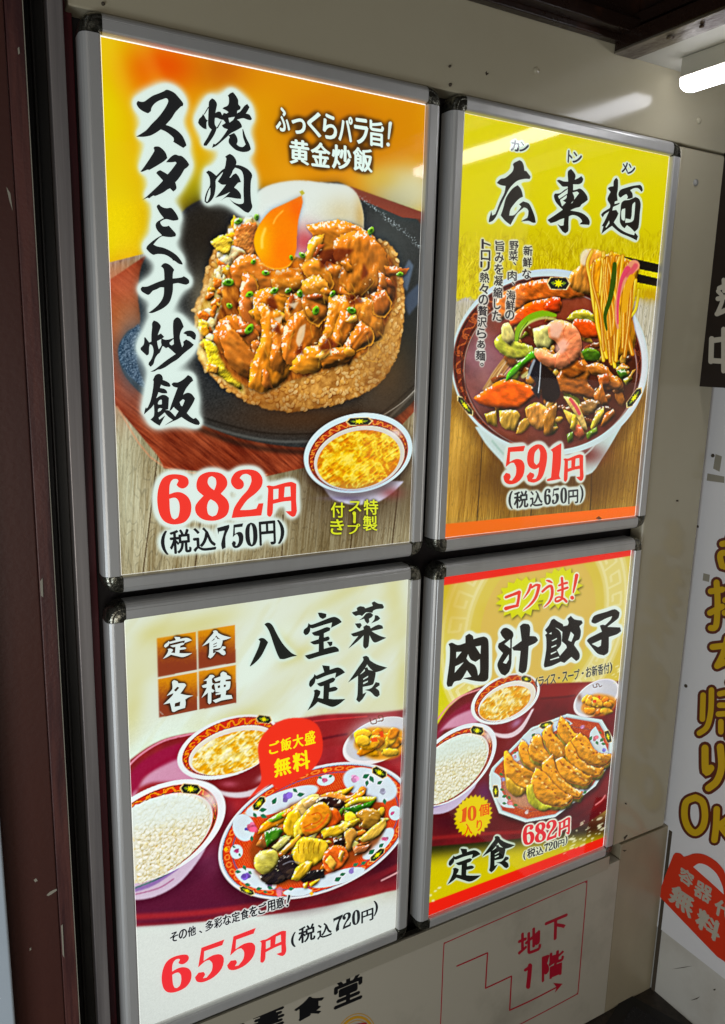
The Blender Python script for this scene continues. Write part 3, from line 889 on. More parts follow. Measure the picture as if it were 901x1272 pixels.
    meat = [
        ("292,330 312,318 336,330 372,336 380,352 352,372 316,366 296,352", B, 10),
        ("304,340 318,350 322,372 316,392 330,404 320,424 306,408 298,380", (176, 76, 40), 60),
        ("268,420 276,400 296,396 318,416 322,438 312,462 296,452 280,440", (182, 84, 22), 40),
        ("296,392 318,420 320,440 312,430 300,412", (150, 60, 30), 60),
        ("272,412 284,404 306,430 320,452 310,470 286,452", B, 45),
        ("316,366 336,360 356,372 352,396 338,410 320,398", (206, 120, 10), 30),
        ("336,338 362,334 376,348 366,366 344,362", (202, 118, 26), 10),
        ("322,380 344,392 352,414 362,440 352,470 330,482 312,478 314,452 326,420", (210, 118, 14), 95),
        ("336,396 352,408 360,436 350,462 336,452 340,420", (196, 96, 24), 95),
        ("358,374 378,366 394,380 384,404 372,414 358,398", B, 60),
        ("362,396 386,384 398,400 392,428 376,452 358,448 352,424", (196, 88, 22), 100),
        ("378,360 396,352 416,362 412,384 396,404 380,392", (198, 100, 30), 50),
        ("384,282 404,278 422,276 446,284 462,296 466,316 452,326 438,314 420,318 404,330 392,326 396,304", (196, 108, 28), 20),
        ("420,300 446,290 462,300 476,316 480,346 470,356 446,366 424,370 414,348 428,330 418,322", (190, 98, 26), 80),
        ("408,326 424,334 420,352 438,366 432,374 410,362 396,346", (176, 80, 24), 70),
        ("386,300 402,292 398,310 388,326 384,340 378,330", (222, 160, 40), 110),
        ("374,330 392,322 404,334 414,352 402,366 388,352", (204, 118, 30), 40),
        ("376,350 396,344 410,362 408,380 390,372 378,364", (210, 136, 40), 30),
        ("410,372 430,372 442,388 438,404 424,426 410,444 398,456 384,458 392,436 404,410", (206, 116, 20), 110),
        ("424,386 440,392 444,408 430,424 418,440 414,424 418,404", (184, 88, 22), 100),
        ("442,372 462,374 472,392 474,414 464,424 452,404 444,388", (200, 112, 30), 80),
        ("446,400 460,410 462,426 446,434 430,446 416,444 430,426", (170, 76, 22), 130),
        ("372,440 392,430 404,440 398,456 380,464 362,458", (214, 134, 24), 10),
        ("398,440 420,432 440,436 430,450 404,458", (178, 88, 18), 0),
        ("478,330 492,332 508,334 502,340 482,342", (166, 66, 30), 0),
        ("474,344 486,350 488,370 478,378 470,362", (140, 54, 30), 80),
        ("462,366 478,362 486,378 478,394 466,390", (150, 62, 28), 70),
    ]
    sl, m = S.poly("268,408 286,330 300,312 340,330 380,318 400,284 440,280 470,300 490,330 492,372 470,420 440,446 396,462 340,478 306,480 276,450", 1.5, warp=3)
    g = fbm(S.U[sl], S.V[sl], 10, 71, 3, 70, 2)
    g2 = fbm(S.U[sl], S.V[sl], 4, 75, 3, 70, 3)
    S.img[sl] *= (1 - .4 * blur(m, 4))[..., None]
    S.put(sl, m, np.clip(np.array([166, 96, 28]) + (g - .5)[..., None] * np.array([190, 150, 50]) + (g2 - .5)[..., None] * np.array([90, 70, 30]), 0, 255))
    for i, (a, b, ang) in enumerate(meat):
        b = tuple(np.asarray(b) * .5 + np.array([204, 132, 40]) * .5)
        pm = P(a)
        pm = (pm - pm.mean(0)) * 1.10 + pm.mean(0)
        S.lump(pm, b, 6.0, 2.4, .55, 6.5, ang, 2.6, warp=2.0, seed=i + 20, spec=.8, shadow=.62, edge=(222, 150, 44) if i % 5 == 1 else None)
        if i % 2:
            for j in range(2):
                c_ = pm[r.randrange(len(pm))] * .7 + pm.mean(0) * .3
                S.lump(blob_pts(c_[0], c_[1], r.uniform(8, 15), r.uniform(3.5, 6), ang + r.uniform(-40, 40), 9, .3, r), r.choice([(212, 140, 40), (186, 104, 34), (224, 164, 66), (156, 76, 28), (198, 118, 30)]), 3, 2.4, .5, 4, ang, 2, warp=1.6, seed=i * 7 + j, spec=.9, shadow=.55)
    for i, a in enumerate(["396,312 420,308 440,310 430,320 410,330 398,334", "428,368 446,366 452,376 436,380", "408,418 420,428 404,440 396,432", "330,372 340,366 346,382 336,388", "452,326 458,340 448,350", "336,410 346,402 350,416", "366,440 374,424 378,440"]):
        S.fillp(a, (96, 30, 12), 1.6, alpha=.75)
    for i in range(90):
        x, y = r.uniform(300, 470), r.uniform(300, 450)
        if (x - 385) ** 2 / 95**2 + (y - 380) ** 2 / 75**2 > 1:
            continue
        S.fillp(blob_pts(x, y, r.uniform(.8, 2.6), r.uniform(.5, 1.0), r.uniform(0, 180), 6, .3, r), (252, 226, 170), .5, alpha=r.uniform(.3, .85))
    for i in range(26):
        x, y = r.uniform(318, 470), r.uniform(330, 440)
        S.line([(x, y), (x + r.uniform(-10, 10), y + r.uniform(4, 12)), (x + r.uniform(-14, 14), y + r.uniform(10, 24))], .9, (232, 176, 60), .6, .5)
    for a in ("372,408 380,402 378,418 372,432 368,424", "340,396 352,392 348,402", "358,378 372,374 366,384"):
        S.fillp(a, (236, 214, 176), .9, alpha=.8)
    # yolk
    sl, m = S.poly("375,243 376,252 371,272 369,295 368,312 360,330 344,335 328,328 318,312 316,296 322,280 336,262 352,254", .6)
    S.img[sl] *= (1 - .35 * blur(m, 3))[..., None]
    S.put(sl, m, (238, 132, 0))
    e = np.zeros_like(X); e[sl] = m
    S.all(e * .9 * np.exp(-((X - 322) / 16) ** 2 - ((Y - 300) / 30) ** 2), (240, 186, 10))
    S.all(e * .6 * np.exp(-((X - 368) / 10) ** 2 - ((Y - 258) / 16) ** 2), (232, 96, 0))
    S.all(e * .5 * np.exp(-((X - 350) / 10) ** 2 - ((Y - 310) / 16) ** 2), (246, 120, 0))
    S.line("322,326 340,334 358,331 367,318", 1.6, (250, 190, 60), .6, .7)
    S.line("330,284 326,296 326,308", 3.0, (250, 226, 120), 1.2, .7)
    S.line("352,262 344,270 340,278", 1.6, (255, 220, 120), .8, .6)
    S.fillp("326,334 344,338 360,334 366,322 372,326 366,342 340,346 326,342", (206, 110, 16), 1.5, alpha=.6)
    S.fillp("372,238 376,236 379,240 375,243", (190, 180, 40), .4)
    for i, (x, y, q) in enumerate([(296, 275, 5), (319, 270, 4), (284, 351, 6.5), (330, 339, 4.5), (341, 361, 5), (310, 366, 4.5), (310, 409, 6), (373, 365, 4.5), (393, 386, 5.5), (437, 386, 5.5), (461, 287, 5), (497, 341, 4), (376, 317, 4), (315, 325, 3.5), (358, 361, 4), (413, 365, 4), (362, 320, 3), (285, 380, 4)]):
        scallion(S, x, y, q, r.uniform(0, 180), 100 + i)
    # soup bowl with the patterned rim
    eo, th = S.ell(445, 562.6, 67.4, 49.7, -470)
    sl, m = S.poly("390,592 402,606 414,620 440,627 468,624 488,612 502,598", 1)
    S.put(sl, m, (206, 206, 222))
    S.spot(430, 619, 26, 3, (120, 106, 160), .5)
    S.spot(486, 612, 14, 8, (130, 50, 50), .7)
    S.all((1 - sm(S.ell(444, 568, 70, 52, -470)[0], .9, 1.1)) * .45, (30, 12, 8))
    S.disc(eo, (206, 222, 224), 1, .012)
    eb, _ = S.ell(445.2, 564.5, 62, 45, -430)
    ei, _ = S.ell(446.6, 569, 55.8, 40, -380)
    rim_band(S, eb, ei, th, (176, 60, 34), (226, 150, 60), 26)
    S.all((1 - sm(ei, .99, 1.01)), (214, 206, 186))
    es, _ = S.ell(445.7, 570.8, 52.4, 37.3, -350)
    egg_soup(S, es, 14, (232, 190, 10), (246, 228, 110), (206, 126, 6))
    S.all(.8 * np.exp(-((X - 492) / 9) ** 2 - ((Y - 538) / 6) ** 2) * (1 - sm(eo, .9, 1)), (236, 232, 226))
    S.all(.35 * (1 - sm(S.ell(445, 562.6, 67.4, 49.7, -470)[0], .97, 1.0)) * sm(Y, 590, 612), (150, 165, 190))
    medal(S, 446.5, 523.5, 15, 4.6, -2)
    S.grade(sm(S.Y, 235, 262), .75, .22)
    # lettering
    title = np.concatenate([G(k) for k in ('su', 'ta', 'mi', 'na', 'itame', 'meshi')])
    t2 = np.concatenate([G(k) for k in ('yaki', 'niku')])
    for t in (title, t2):
        S.halo(t, 10, 4.6, WHITE, 1, .12, .98)
    S.halo(np.concatenate([title, t2]), 5.0, 4.8, WHITE, 1, .1, .75)
    S.ink('title_character', [G(k) for k in ('su', 'ta', 'mi', 'na', 'itame', 'meshi', 'yaki', 'niku')], INK)
    sub = np.concatenate([row_text('ふっくらパラ旨', "342,132 478,151 478,184 342,162", .02, .05), row_text('黄金炒飯', "359,172 464,185 464,215 359,203", .02, .05, .06),
                          stroke("485,153 483,172", [4.2, 2.2]), stroke("482,179 482.5,180", 4)])
    S.halo(sub, 4.5, 3.0, (60, 36, 14), .85, .1, .9)
    S.ink('subtitle_lettering', sub, WHITE)
    price = np.concatenate([GQ('6', "195.5,589 238,589 238,651.5 195.5,651.5"), GQ('8', "242.5,586 285,586 285,647 242.5,647"), GQ('2', "287,583 327.5,583 327.5,643.5 287,643.5"), GQ('yen', "331,598.5 369,598.5 369,642 331,642")])
    tax = row_text('(税込750円)', "198,660 354,645 355,675 200,690", .02, .03, .10, [.6, 1.6, 1.7, .95, .95, .95, 1.25, .6])
    S.halo(price, 6.5, 3.4, WHITE, 1, .15, .85)
    S.halo(tax, 6.0, 3.4, WHITE, 1, .15, .85)
    S.ink('price_lettering', price, RED)
    S.ink('tax_price_lettering', tax, INK)
    side = np.concatenate([vert_text('特製', (461.5, 620), (459.5, 660), 19, 18), vert_text('スープ', (441.5, 622), (439.5, 664), 13, 16), vert_text('付き', (420, 623), (418.5, 665), 19, 17)])
    S.halo(side, 2.6, 2.4, (52, 40, 20), .75)
    S.ink('side_lettering', side, (214, 222, 40))
    S.gap = (0, .0010)
    return S


# ------------------------------------------------------------------ sheet 2: bowl of noodles in dark sauce
def paint_noodle():
    S = Sheet(0.571, 1.0665, FLOOR - 0.0002, FLOOR + 0.7096, 0.0013)
    S.k = 1.1
    X, Y = S.X, S.Y
    r = random.Random(11)
    S.img[:] = (220, 208, 0)
    S.spot(700, 330, 190, 46, (198, 178, 8), .8)
    f = sm(Y, 285, 305) * (1 - sm(Y + (S.n(6, 3, 3) - .5) * 12, 372, 380))
    g = S.n(2.6, 6, 4, 90, 3.5)
    S.all(f * .55 * sm(g, .45, .8), (164, 136, 4))
    S.all(f * .45 * sm(1 - g, .5, .8), (236, 220, 60))
    for i in range(240):
        x, y = r.uniform(558, 822), r.uniform(292, 372)
        S.line([(x, y), (x + r.uniform(-3, 3), y - 4), (x + r.uniform(-7, 7), y - r.uniform(6, 12))], .7, r.choice([(240, 226, 80), (172, 142, 4)]), .4, .5)
    # pale boards, then the honey coloured table
    mm = sm(Y + (S.n(5, 8, 2) - .5) * 8, 368, 374)
    planks(S, mm * 1.0, ((176, 168, 140), (212, 208, 190)), [], 92, 15)
    m2 = sm(Y, 470, 500)
    planks(S, m2, ((146, 102, 22), (222, 178, 78)), [((600, 540), (592, 660)), ((662, 600), (659, 652)), ((736, 560), (733, 650))], 92, 25)
    S.spot(620, 590, 60, 40, (96, 58, 6), .7)
    S.spot(750, 580, 44, 50, (110, 72, 6), .6)
    S.spot(690, 600, 80, 40, (60, 34, 4), .75)
    S.spot(565, 560, 20, 70, (226, 180, 80), .5)
    e0, _ = S.ell(683, 462, 124, 122)
    S.all((1 - sm(e0, .95, 1.1)) * .4 * sm(Y, 430, 500), (60, 30, 0))
    # bowl
    sl, m = S.poly("590,530 604,552 622,572 640,590 730,590 748,570 772,530", .8)
    S.put(sl, m, (196, 212, 206))
    S.spot(725, 565, 26, 12, (110, 36, 30), .9)
    S.line("742,548 735,558 724,568 718,574", 2, (206, 214, 208), .6, .7)
    S.line("612,548 622,560 630,568", 2.5, (140, 176, 160), .9, .5)
    eo, th = S.ell(683, 450, 122.5, 116)
    S.disc(eo, (200, 214, 212), 1, .008)
    S.all((1 - sm(eo, .97, 1.0)) * sm(X, 760, 800) * .7, (224, 222, 224))
    eb, _ = S.ell(680, 451, 117.5, 108)
    ei, _ = S.ell(684, 460, 107, 99)
    rim_band(S, eb, ei, th, (104, 34, 16), (176, 88, 40), 30)
    S.all((1 - sm(ei, .99, 1.01)), (104, 46, 30))
    es = ei
    inside = 1 - sm(es, .985, 1.0)
    n1 = S.n(18, 9, 4, 20, 1.6)
    S.all(inside * sm(n1, .45, .7) * .7, (150, 82, 66))
    S.all(inside * sm(1 - n1, .5, .75) * .8, (62, 24, 10))
    for (x, y, a, b, c, k) in [(600, 440, 36, 46, (150, 108, 124), .85), (590, 500, 26, 28, (140, 84, 80), .6), (640, 400, 60, 30, (142, 62, 40), .6), (720, 385, 60, 26, (150, 66, 34), .7), (770, 470, 34, 60, (64, 26, 4), .9), (700, 510, 60, 40, (58, 24, 10), .6), (640, 540, 40, 18, (134, 66, 44), .6), (690, 545, 30, 14, (96, 42, 34), .6), (600, 470, 10, 26, (170, 120, 110), .4)]:
        S.all(inside * k * np.exp(-((X - x) / a) ** 2 - ((Y - y) / b) ** 2), c)
    S.line("572,430 576,470 590,505 606,528", 1.5, (60, 20, 20), .8, .6)
    S.spot(590, 350, 1, 1, (0, 0, 0), 0)
    # broth highlights, onion threads, cabbage
    for i in range(16):
        x = r.uniform(602, 622)
        S.line([(x + 22, 448 + r.uniform(-6, 6)), (x + 8, 466), (x - 4, 486 + r.uniform(-6, 8))], r.uniform(1.2, 2.4), r.choice([(206, 170, 110), (176, 124, 60), (226, 200, 150)]), .6, .8)
    fl = random.Random(77)
    for i in range(130):
        a, q = fl.uniform(0, 6.28), fl.random() ** .6
        x, y = 690 + 92 * q * math.cos(a), 462 + 78 * q * math.sin(a)
        if x < 630 and y < 470:
            continue
        S.lump(blob_pts(x, y, fl.uniform(5, 12), fl.uniform(2.5, 6), fl.uniform(0, 180), 8, .3, fl), fl.choice([(150, 84, 24), (176, 110, 30), (120, 60, 20), (190, 140, 50), (90, 44, 14), (110, 116, 24), (206, 160, 60)]), 2, 2.2, .6, 3, warp=1, seed=i, spec=.7, shadow=.5)
    veg = [
        ("618,370 650,352 690,346 722,352 726,368 700,372 660,376 632,392 620,400", (214, 100, 26), 20, .9),
        ("634,394 658,376 692,370 698,380 690,390 664,394 644,404 634,408", (240, 88, 8), 10, .25),
        ("684,370 696,370 696,386 684,388 676,382", (232, 70, 14), 0, .25),
        ("704,396 712,388 726,384 738,392 738,404 722,402", (180, 170, 40), 10, .8),
        ("714,396 734,398 746,412 742,420 722,418 710,408", (238, 80, 10), 10, .25),
        ("614,424 624,414 640,424 660,430 664,442 640,446 622,438", (176, 182, 60), 30, 1.0),
        ("624,404 632,400 640,418 634,430 624,420", (200, 194, 120), 60, .8),
        ("662,408 684,402 688,420 682,436 666,430", (206, 206, 130), 60, 1.0),
        ("664,436 678,432 690,446 696,456 682,456 668,448", (232, 132, 60), 20, .9),
        ("588,494 604,483 626,471 650,475 669,485 656,499 640,508 612,506 596,501", (240, 102, 4), 10, .2),
        ("602,514 616,510 618,530 606,526", (176, 140, 40), 80, 1.0),
        ("620,510 642,510 646,520 640,536 624,530", (190, 150, 60), 95, 1.0),
        ("654,506 668,500 682,508 688,506 684,522 672,534 662,530 654,516", (206, 140, 60), 80, 1.2),
        ("694,464 710,454 726,446 734,460 730,474 738,484 742,492 736,496 722,492 700,488 692,476", (176, 96, 28), 15, .9),
        ("696,452 712,446 722,450 728,462 714,470 700,466", (166, 84, 20), 20, .8),
        ("728,454 742,450 754,456 762,466 772,476 768,486 756,480 748,468 734,464", (196, 112, 40), 30, .9),
        ("742,466 756,464 758,478 746,482", (180, 88, 30), 60, .7),
        ("738,490 748,476 752,490 756,502 748,502 740,498", (186, 104, 26), 80, .9),
        ("722,500 734,496 746,500 738,512 726,512", (150, 110, 60), 30, .9),
        ("700,508 712,514 722,528 728,540 720,540 706,524", (200, 160, 60), 60, .8),
        ("734,528 742,512 750,506 750,514 742,528 736,536", (206, 180, 60), 120, .8),
        ("712,526 722,530 726,542 720,546 712,536", (178, 80, 50), 80, .8),
        ("712,514 718,516 714,536 708,532", (190, 160, 40), 90, .8),
        ("728,538 742,530 742,538 730,546", (96, 128, 20), 150, .6),
        ("704,540 712,536 712,548 706,550", (90, 120, 20), 100, .6),
        ("722,436 734,432 746,440 744,448 728,448", (66, 110, 14), 10, .8),
        ("766,460 776,458 780,466 772,472", (60, 112, 14), 10, .7),
        ("774,472 784,466 786,470 778,478", (190, 180, 50), 150, .6),
        ("786,460 790,458 784,470 780,470", (200, 140, 60), 120, .6),
        ("752,514 762,508 764,514 754,526 746,530", (160, 90, 20), 130, .7),
        ("676,512 692,500 690,520 684,540 676,540", (170, 110, 30), 90, .8),
    ]
    for i, (a, b, ang, tx) in enumerate(veg):
        S.lump(a, b, 3.0, 2.6, tx, 3.0, ang, 2.6, warp=1.0, seed=i + 40, spec=.8, shadow=.6)
    S.lump("700,492 710,494 718,502 726,520 730,534 724,532 716,516 706,502", (222, 190, 110), 2, 2, .4, 3, warp=.5, seed=5)
    S.line("709,496 716,506 720,514", 4, (206, 60, 84), .6, .8)
    S.lump("650,446 662,436 676,440 656,450 636,470 628,474 632,462", (76, 164, 20), 2, 2.4, .5, 3, -45, 3, warp=.5, seed=8)
    S.line("642,422 646,408 658,396 674,390 690,392", [5, 8, 9, 8, 4], (132, 170, 22), .6)
    S.line("646,418 650,408 660,400 676,395 690,397", 3.0, (206, 214, 120), .8, .8)
    S.line("644,424 647,412 656,400", 1.2, (60, 100, 10), .5, .8)
    S.line("650,468 658,462 664,456", 5, (206, 200, 130), .9, .8)
    S.fillp("656,462 664,446 672,444 674,470 670,496 660,484 666,476", (36, 32, 36), .7)
    S.fillp("674,452 690,466 696,490 686,500 674,494 672,470", (34, 22, 18), 1.0)
    S.line("664,448 660,458 656,470", 3, (170, 180, 184), .7, .8)
    S.line("672,448 671,470 669,488", 1.2, (200, 206, 210), .4, .8)
    # shrimp
    S.lump("682,402 694,397 710,402 720,414 723,430 718,446 706,456 690,458 674,452 664,440 664,432 676,434 688,440 696,434 690,424 682,418", (240, 142, 100), 5.5, 2.3, .3, 6, warp=.4, seed=2, spec=.5, shadow=.7)
    S.fillp("683,402 694,400 700,406 694,420 684,418", (238, 196, 170), 1.6, alpha=.8)
    S.fillp("690,430 700,420 708,426 700,438 692,440", (244, 200, 180), 2.0, alpha=.7)
    for a in ("704,404 700,412 702,420", "716,416 708,422 704,428", "720,434 712,434 706,434", "708,452 706,444 702,438", "690,456 690,448 692,442"):
        S.line(a, .8, (206, 96, 60), .6, .6)
    # chopsticks and lifted noodles
    S.fillp("774,318 822,329 822,340 772,330", (30, 24, 12), .4, smooth=False)
    S.fillp("776,336 822,347 822,357 792,351", (30, 24, 12), .4, smooth=False)
    S.lump("722,318 728,310 742,310 752,318 750,350 738,366 716,362 706,352 710,338 720,330", (214, 140, 50), 4, 2.4, .7, 4, 90, 2, seed=4)
    S.fillp("721,316 728,309 734,312 728,330 722,328", (232, 226, 200), 1.4, alpha=.8)
    S.fillp("726,340 740,330 746,350 734,362", (150, 66, 14), 2.0, alpha=.6)
    S.lump("734,330 760,314 776,320 794,330 790,350 786,390 790,420 782,440 752,440 744,410 736,372", (214, 142, 14), 4, 2, .9, 2.4, 92, 7, warp=.8, seed=6)
    nd = [("736,312 730,328 734,350 738,380 746,420 750,448", 5, (226, 184, 40)), ("750,314 748,340 746,366", 5.5, (230, 190, 50)), ("760,314 752,340 748,380 752,420 760,452", 5, (226, 172, 20)),
          ("774,318 770,350 762,380 764,410 762,440", 5, (222, 168, 20)), ("784,336 776,368 772,400 768,430", 5, (232, 186, 40)), ("790,348 786,376 782,392 776,410", 5, (220, 190, 30)), ("794,360 790,384 780,398 776,406", 4, (214, 200, 30)), ("742,366 742,400 750,430 754,444", 6, (232, 190, 10)), ("756,420 762,446 764,456", 5, (236, 196, 20)), ("778,404 782,424 786,440", 6, (206, 130, 20)),
          ("768,420 764,436 762,434", 4, (240, 186, 30))]
    for a, wd, c in nd:
        S.line(a, wd, (150, 84, 8), .8, .55)
        S.line(a, wd * .72, c, .6, 1)
        S.line(P(a) + (-.7, 0), wd * .22, (250, 226, 110), .5, .7)
    for i in range(13):
        x = r.uniform(740, 786)
        a = [(x + r.uniform(-4, 4), 318 + abs(x - 762) * .4), (x + r.uniform(-5, 5), 350), (x * .8 + 764 * .2 + r.uniform(-4, 4), 390), (x * .6 + 764 * .4, r.uniform(415, 450))]
        wd = r.uniform(3.6, 6.2)
        S.line(a, wd, (150, 80, 8), .6, .5)
        S.line(a, wd * .7, r.choice([(232, 180, 30), (222, 150, 16), (240, 200, 60), (204, 128, 14)]), .5, .95)
        S.line(P(' '.join('%f,%f' % q for q in a)) + (-.5, 0), wd * .2, (252, 232, 130), .4, .6)
    S.line("764,328 762,350 758,372 752,392 754,410", [5, 6.5, 5.5, 4.5, 2], (60, 84, 10), .6)
    S.line("788,330 776,344 768,370 766,394 768,408", [14, 9, 5, 4, 2], (222, 150, 110), .7)
    S.line("780,334 772,350 768,376 768,402", [7, 4, 3, 2], (214, 70, 96), .7, .9)
    S.line("790,330 786,336 780,342", 6, (206, 70, 90), 1, .7)
    S.line("785,345 778,366 776,386", [8, 8, 6], (224, 166, 30), .9)
    # outer wood showing past the noodles
    S.all(.8 * np.exp(-((X - 808) / 16) ** 2 - ((Y - 366) / 9) ** 2), (190, 150, 20))
    # bottom band
    m = sm(Y - (651 - (X - 552) * .094), -.8, .8)
    S.all(m, (236, 108, 4))
    S.fillp("740,644 744,641 748,644 745,646", (120, 60, 10), .4)
    medal(S, 694, 352, 13, 7.5, 1)
    medal(S, 578, 504, 14, 3.6, 52, dark=(30, 30, 20))
    medal(S, 788, 494, 14, 4, -54, dark=(30, 30, 20))
    S.grade(sm(S.Y, 300, 330) * (1 - sm(S.Y, 640, 652)))
    # lettering
    big = [G('hiro'), G('higashi'), G('men')]
    ruby = np.concatenate([F('カ', "635,173 646,175 645,189 634,187", .03, .06), F('ン', "646,175 658,177 656,190 645,188", .03, .06), F('ト', "706,186 712,187 711,203 705,202", .03, .06), F('ン', "712,188 724,190 722,204 711,202", .03, .06), F('メ', "773,200 781,202 780,216 772,214", .03, .06), F('ン', "781,203 790,205 788,218 779,216", .03, .06)])
    for t in big:
        S.outline(t, 4.2, (214, 230, 214))
    S.outline(ruby, 2.4, (214, 230, 214))
    S.ink('title_character', big, (34, 30, 26))
    S.ink('ruby_lettering', ruby, (34, 32, 50))
    cp = np.concatenate([vert_text('新鮮な', (656.5, 304), (654, 347), 13.2, 11.5, .02, .03, .12), vert_text('野菜、肉、海鮮の', (639, 299), (633, 397), 13, 11.5, .02, .03, .12), vert_text('旨みを凝縮した', (621.5, 298), (617, 399), 14, 11.5, .02, .03, .12), vert_text('トロリ熱々の贅沢らぁ麺。', (604.5, 296), (596, 462), 13.6, 12, .02, .03, .12)])
    S.halo(cp, 1.9, 3.2, (222, 226, 214), .9, .1, .8)
    S.ink('blurb_lettering', cp, (40, 32, 40))
    s = 7.508
    q = lambda a: P(a) / s + (620, 545)
    price = np.concatenate([to_quad(G('5'), q("40,75 245,65 245,420 40,428")), to_quad(G('9'), q("258,55 450,48 450,405 258,412")), to_quad(G('1'), q("445,45 582,40 582,392 445,398")), to_quad(G('yen'), q("600,160 790,142 790,392 600,402"))])
    tax = np.concatenate([F('(', q("88,490 130,485 130,655 88,660"), .02, .03), F('税', q("138,495 275,480 275,640 138,655"), .022, .03), F('込', q("288,490 408,475 408,625 288,640"), .022, .03), to_quad(G('6'), q("420,470 486,462 486,612 420,620")), to_quad(G('5'), q("492,465 562,457 562,605 492,613")), to_quad(G('0'), q("572,455 636,450 636,603 572,608")), F('円', q("645,480 740,470 740,600 645,612"), .022, .03), F(')', q("752,435 790,430 790,590 752,600"), .02, .03)])
    S.halo(price, 4.5, 3.8, (214, 226, 214), 1, .15, .7)
    S.halo(tax, 4.0, 3.8, (214, 226, 214), 1, .15, .7)
    S.ink('price_lettering', price, (236, 50, 30))
    S.ink('tax_price_lettering', tax, INK)
    S.gap = (.0014, 0)
    return S


def flower(S, x, y, r, col, seed):
    rr = random.Random(seed)
    for i in range(9):
        a = rr.uniform(0, 6.28)
        q = rr.uniform(0, r * .6)
        k = rr.uniform(.7, 1.15)
        S.fillp(blob_pts(x + q * math.cos(a), y + q * math.sin(a) * .8, r * .42, r * .34, rr.uniform(0, 180), 7, .2, rr), np.clip(np.asarray(col) * k, 0, 255), .5, alpha=.8)


def leaf(S, x, y, r, rot, col=(10, 116, 80)):
    c_, s_ = math.cos(math.radians(rot)), math.sin(math.radians(rot))
    S.fillp([(x + a * r * c_ - b * r * s_, y + a * r * s_ + b * r * c_) for a, b in ((-1, 0), (-.3, -.55), (.3, -.4), (1, 0), (.3, .4), (-.3, .55))], col, .4)


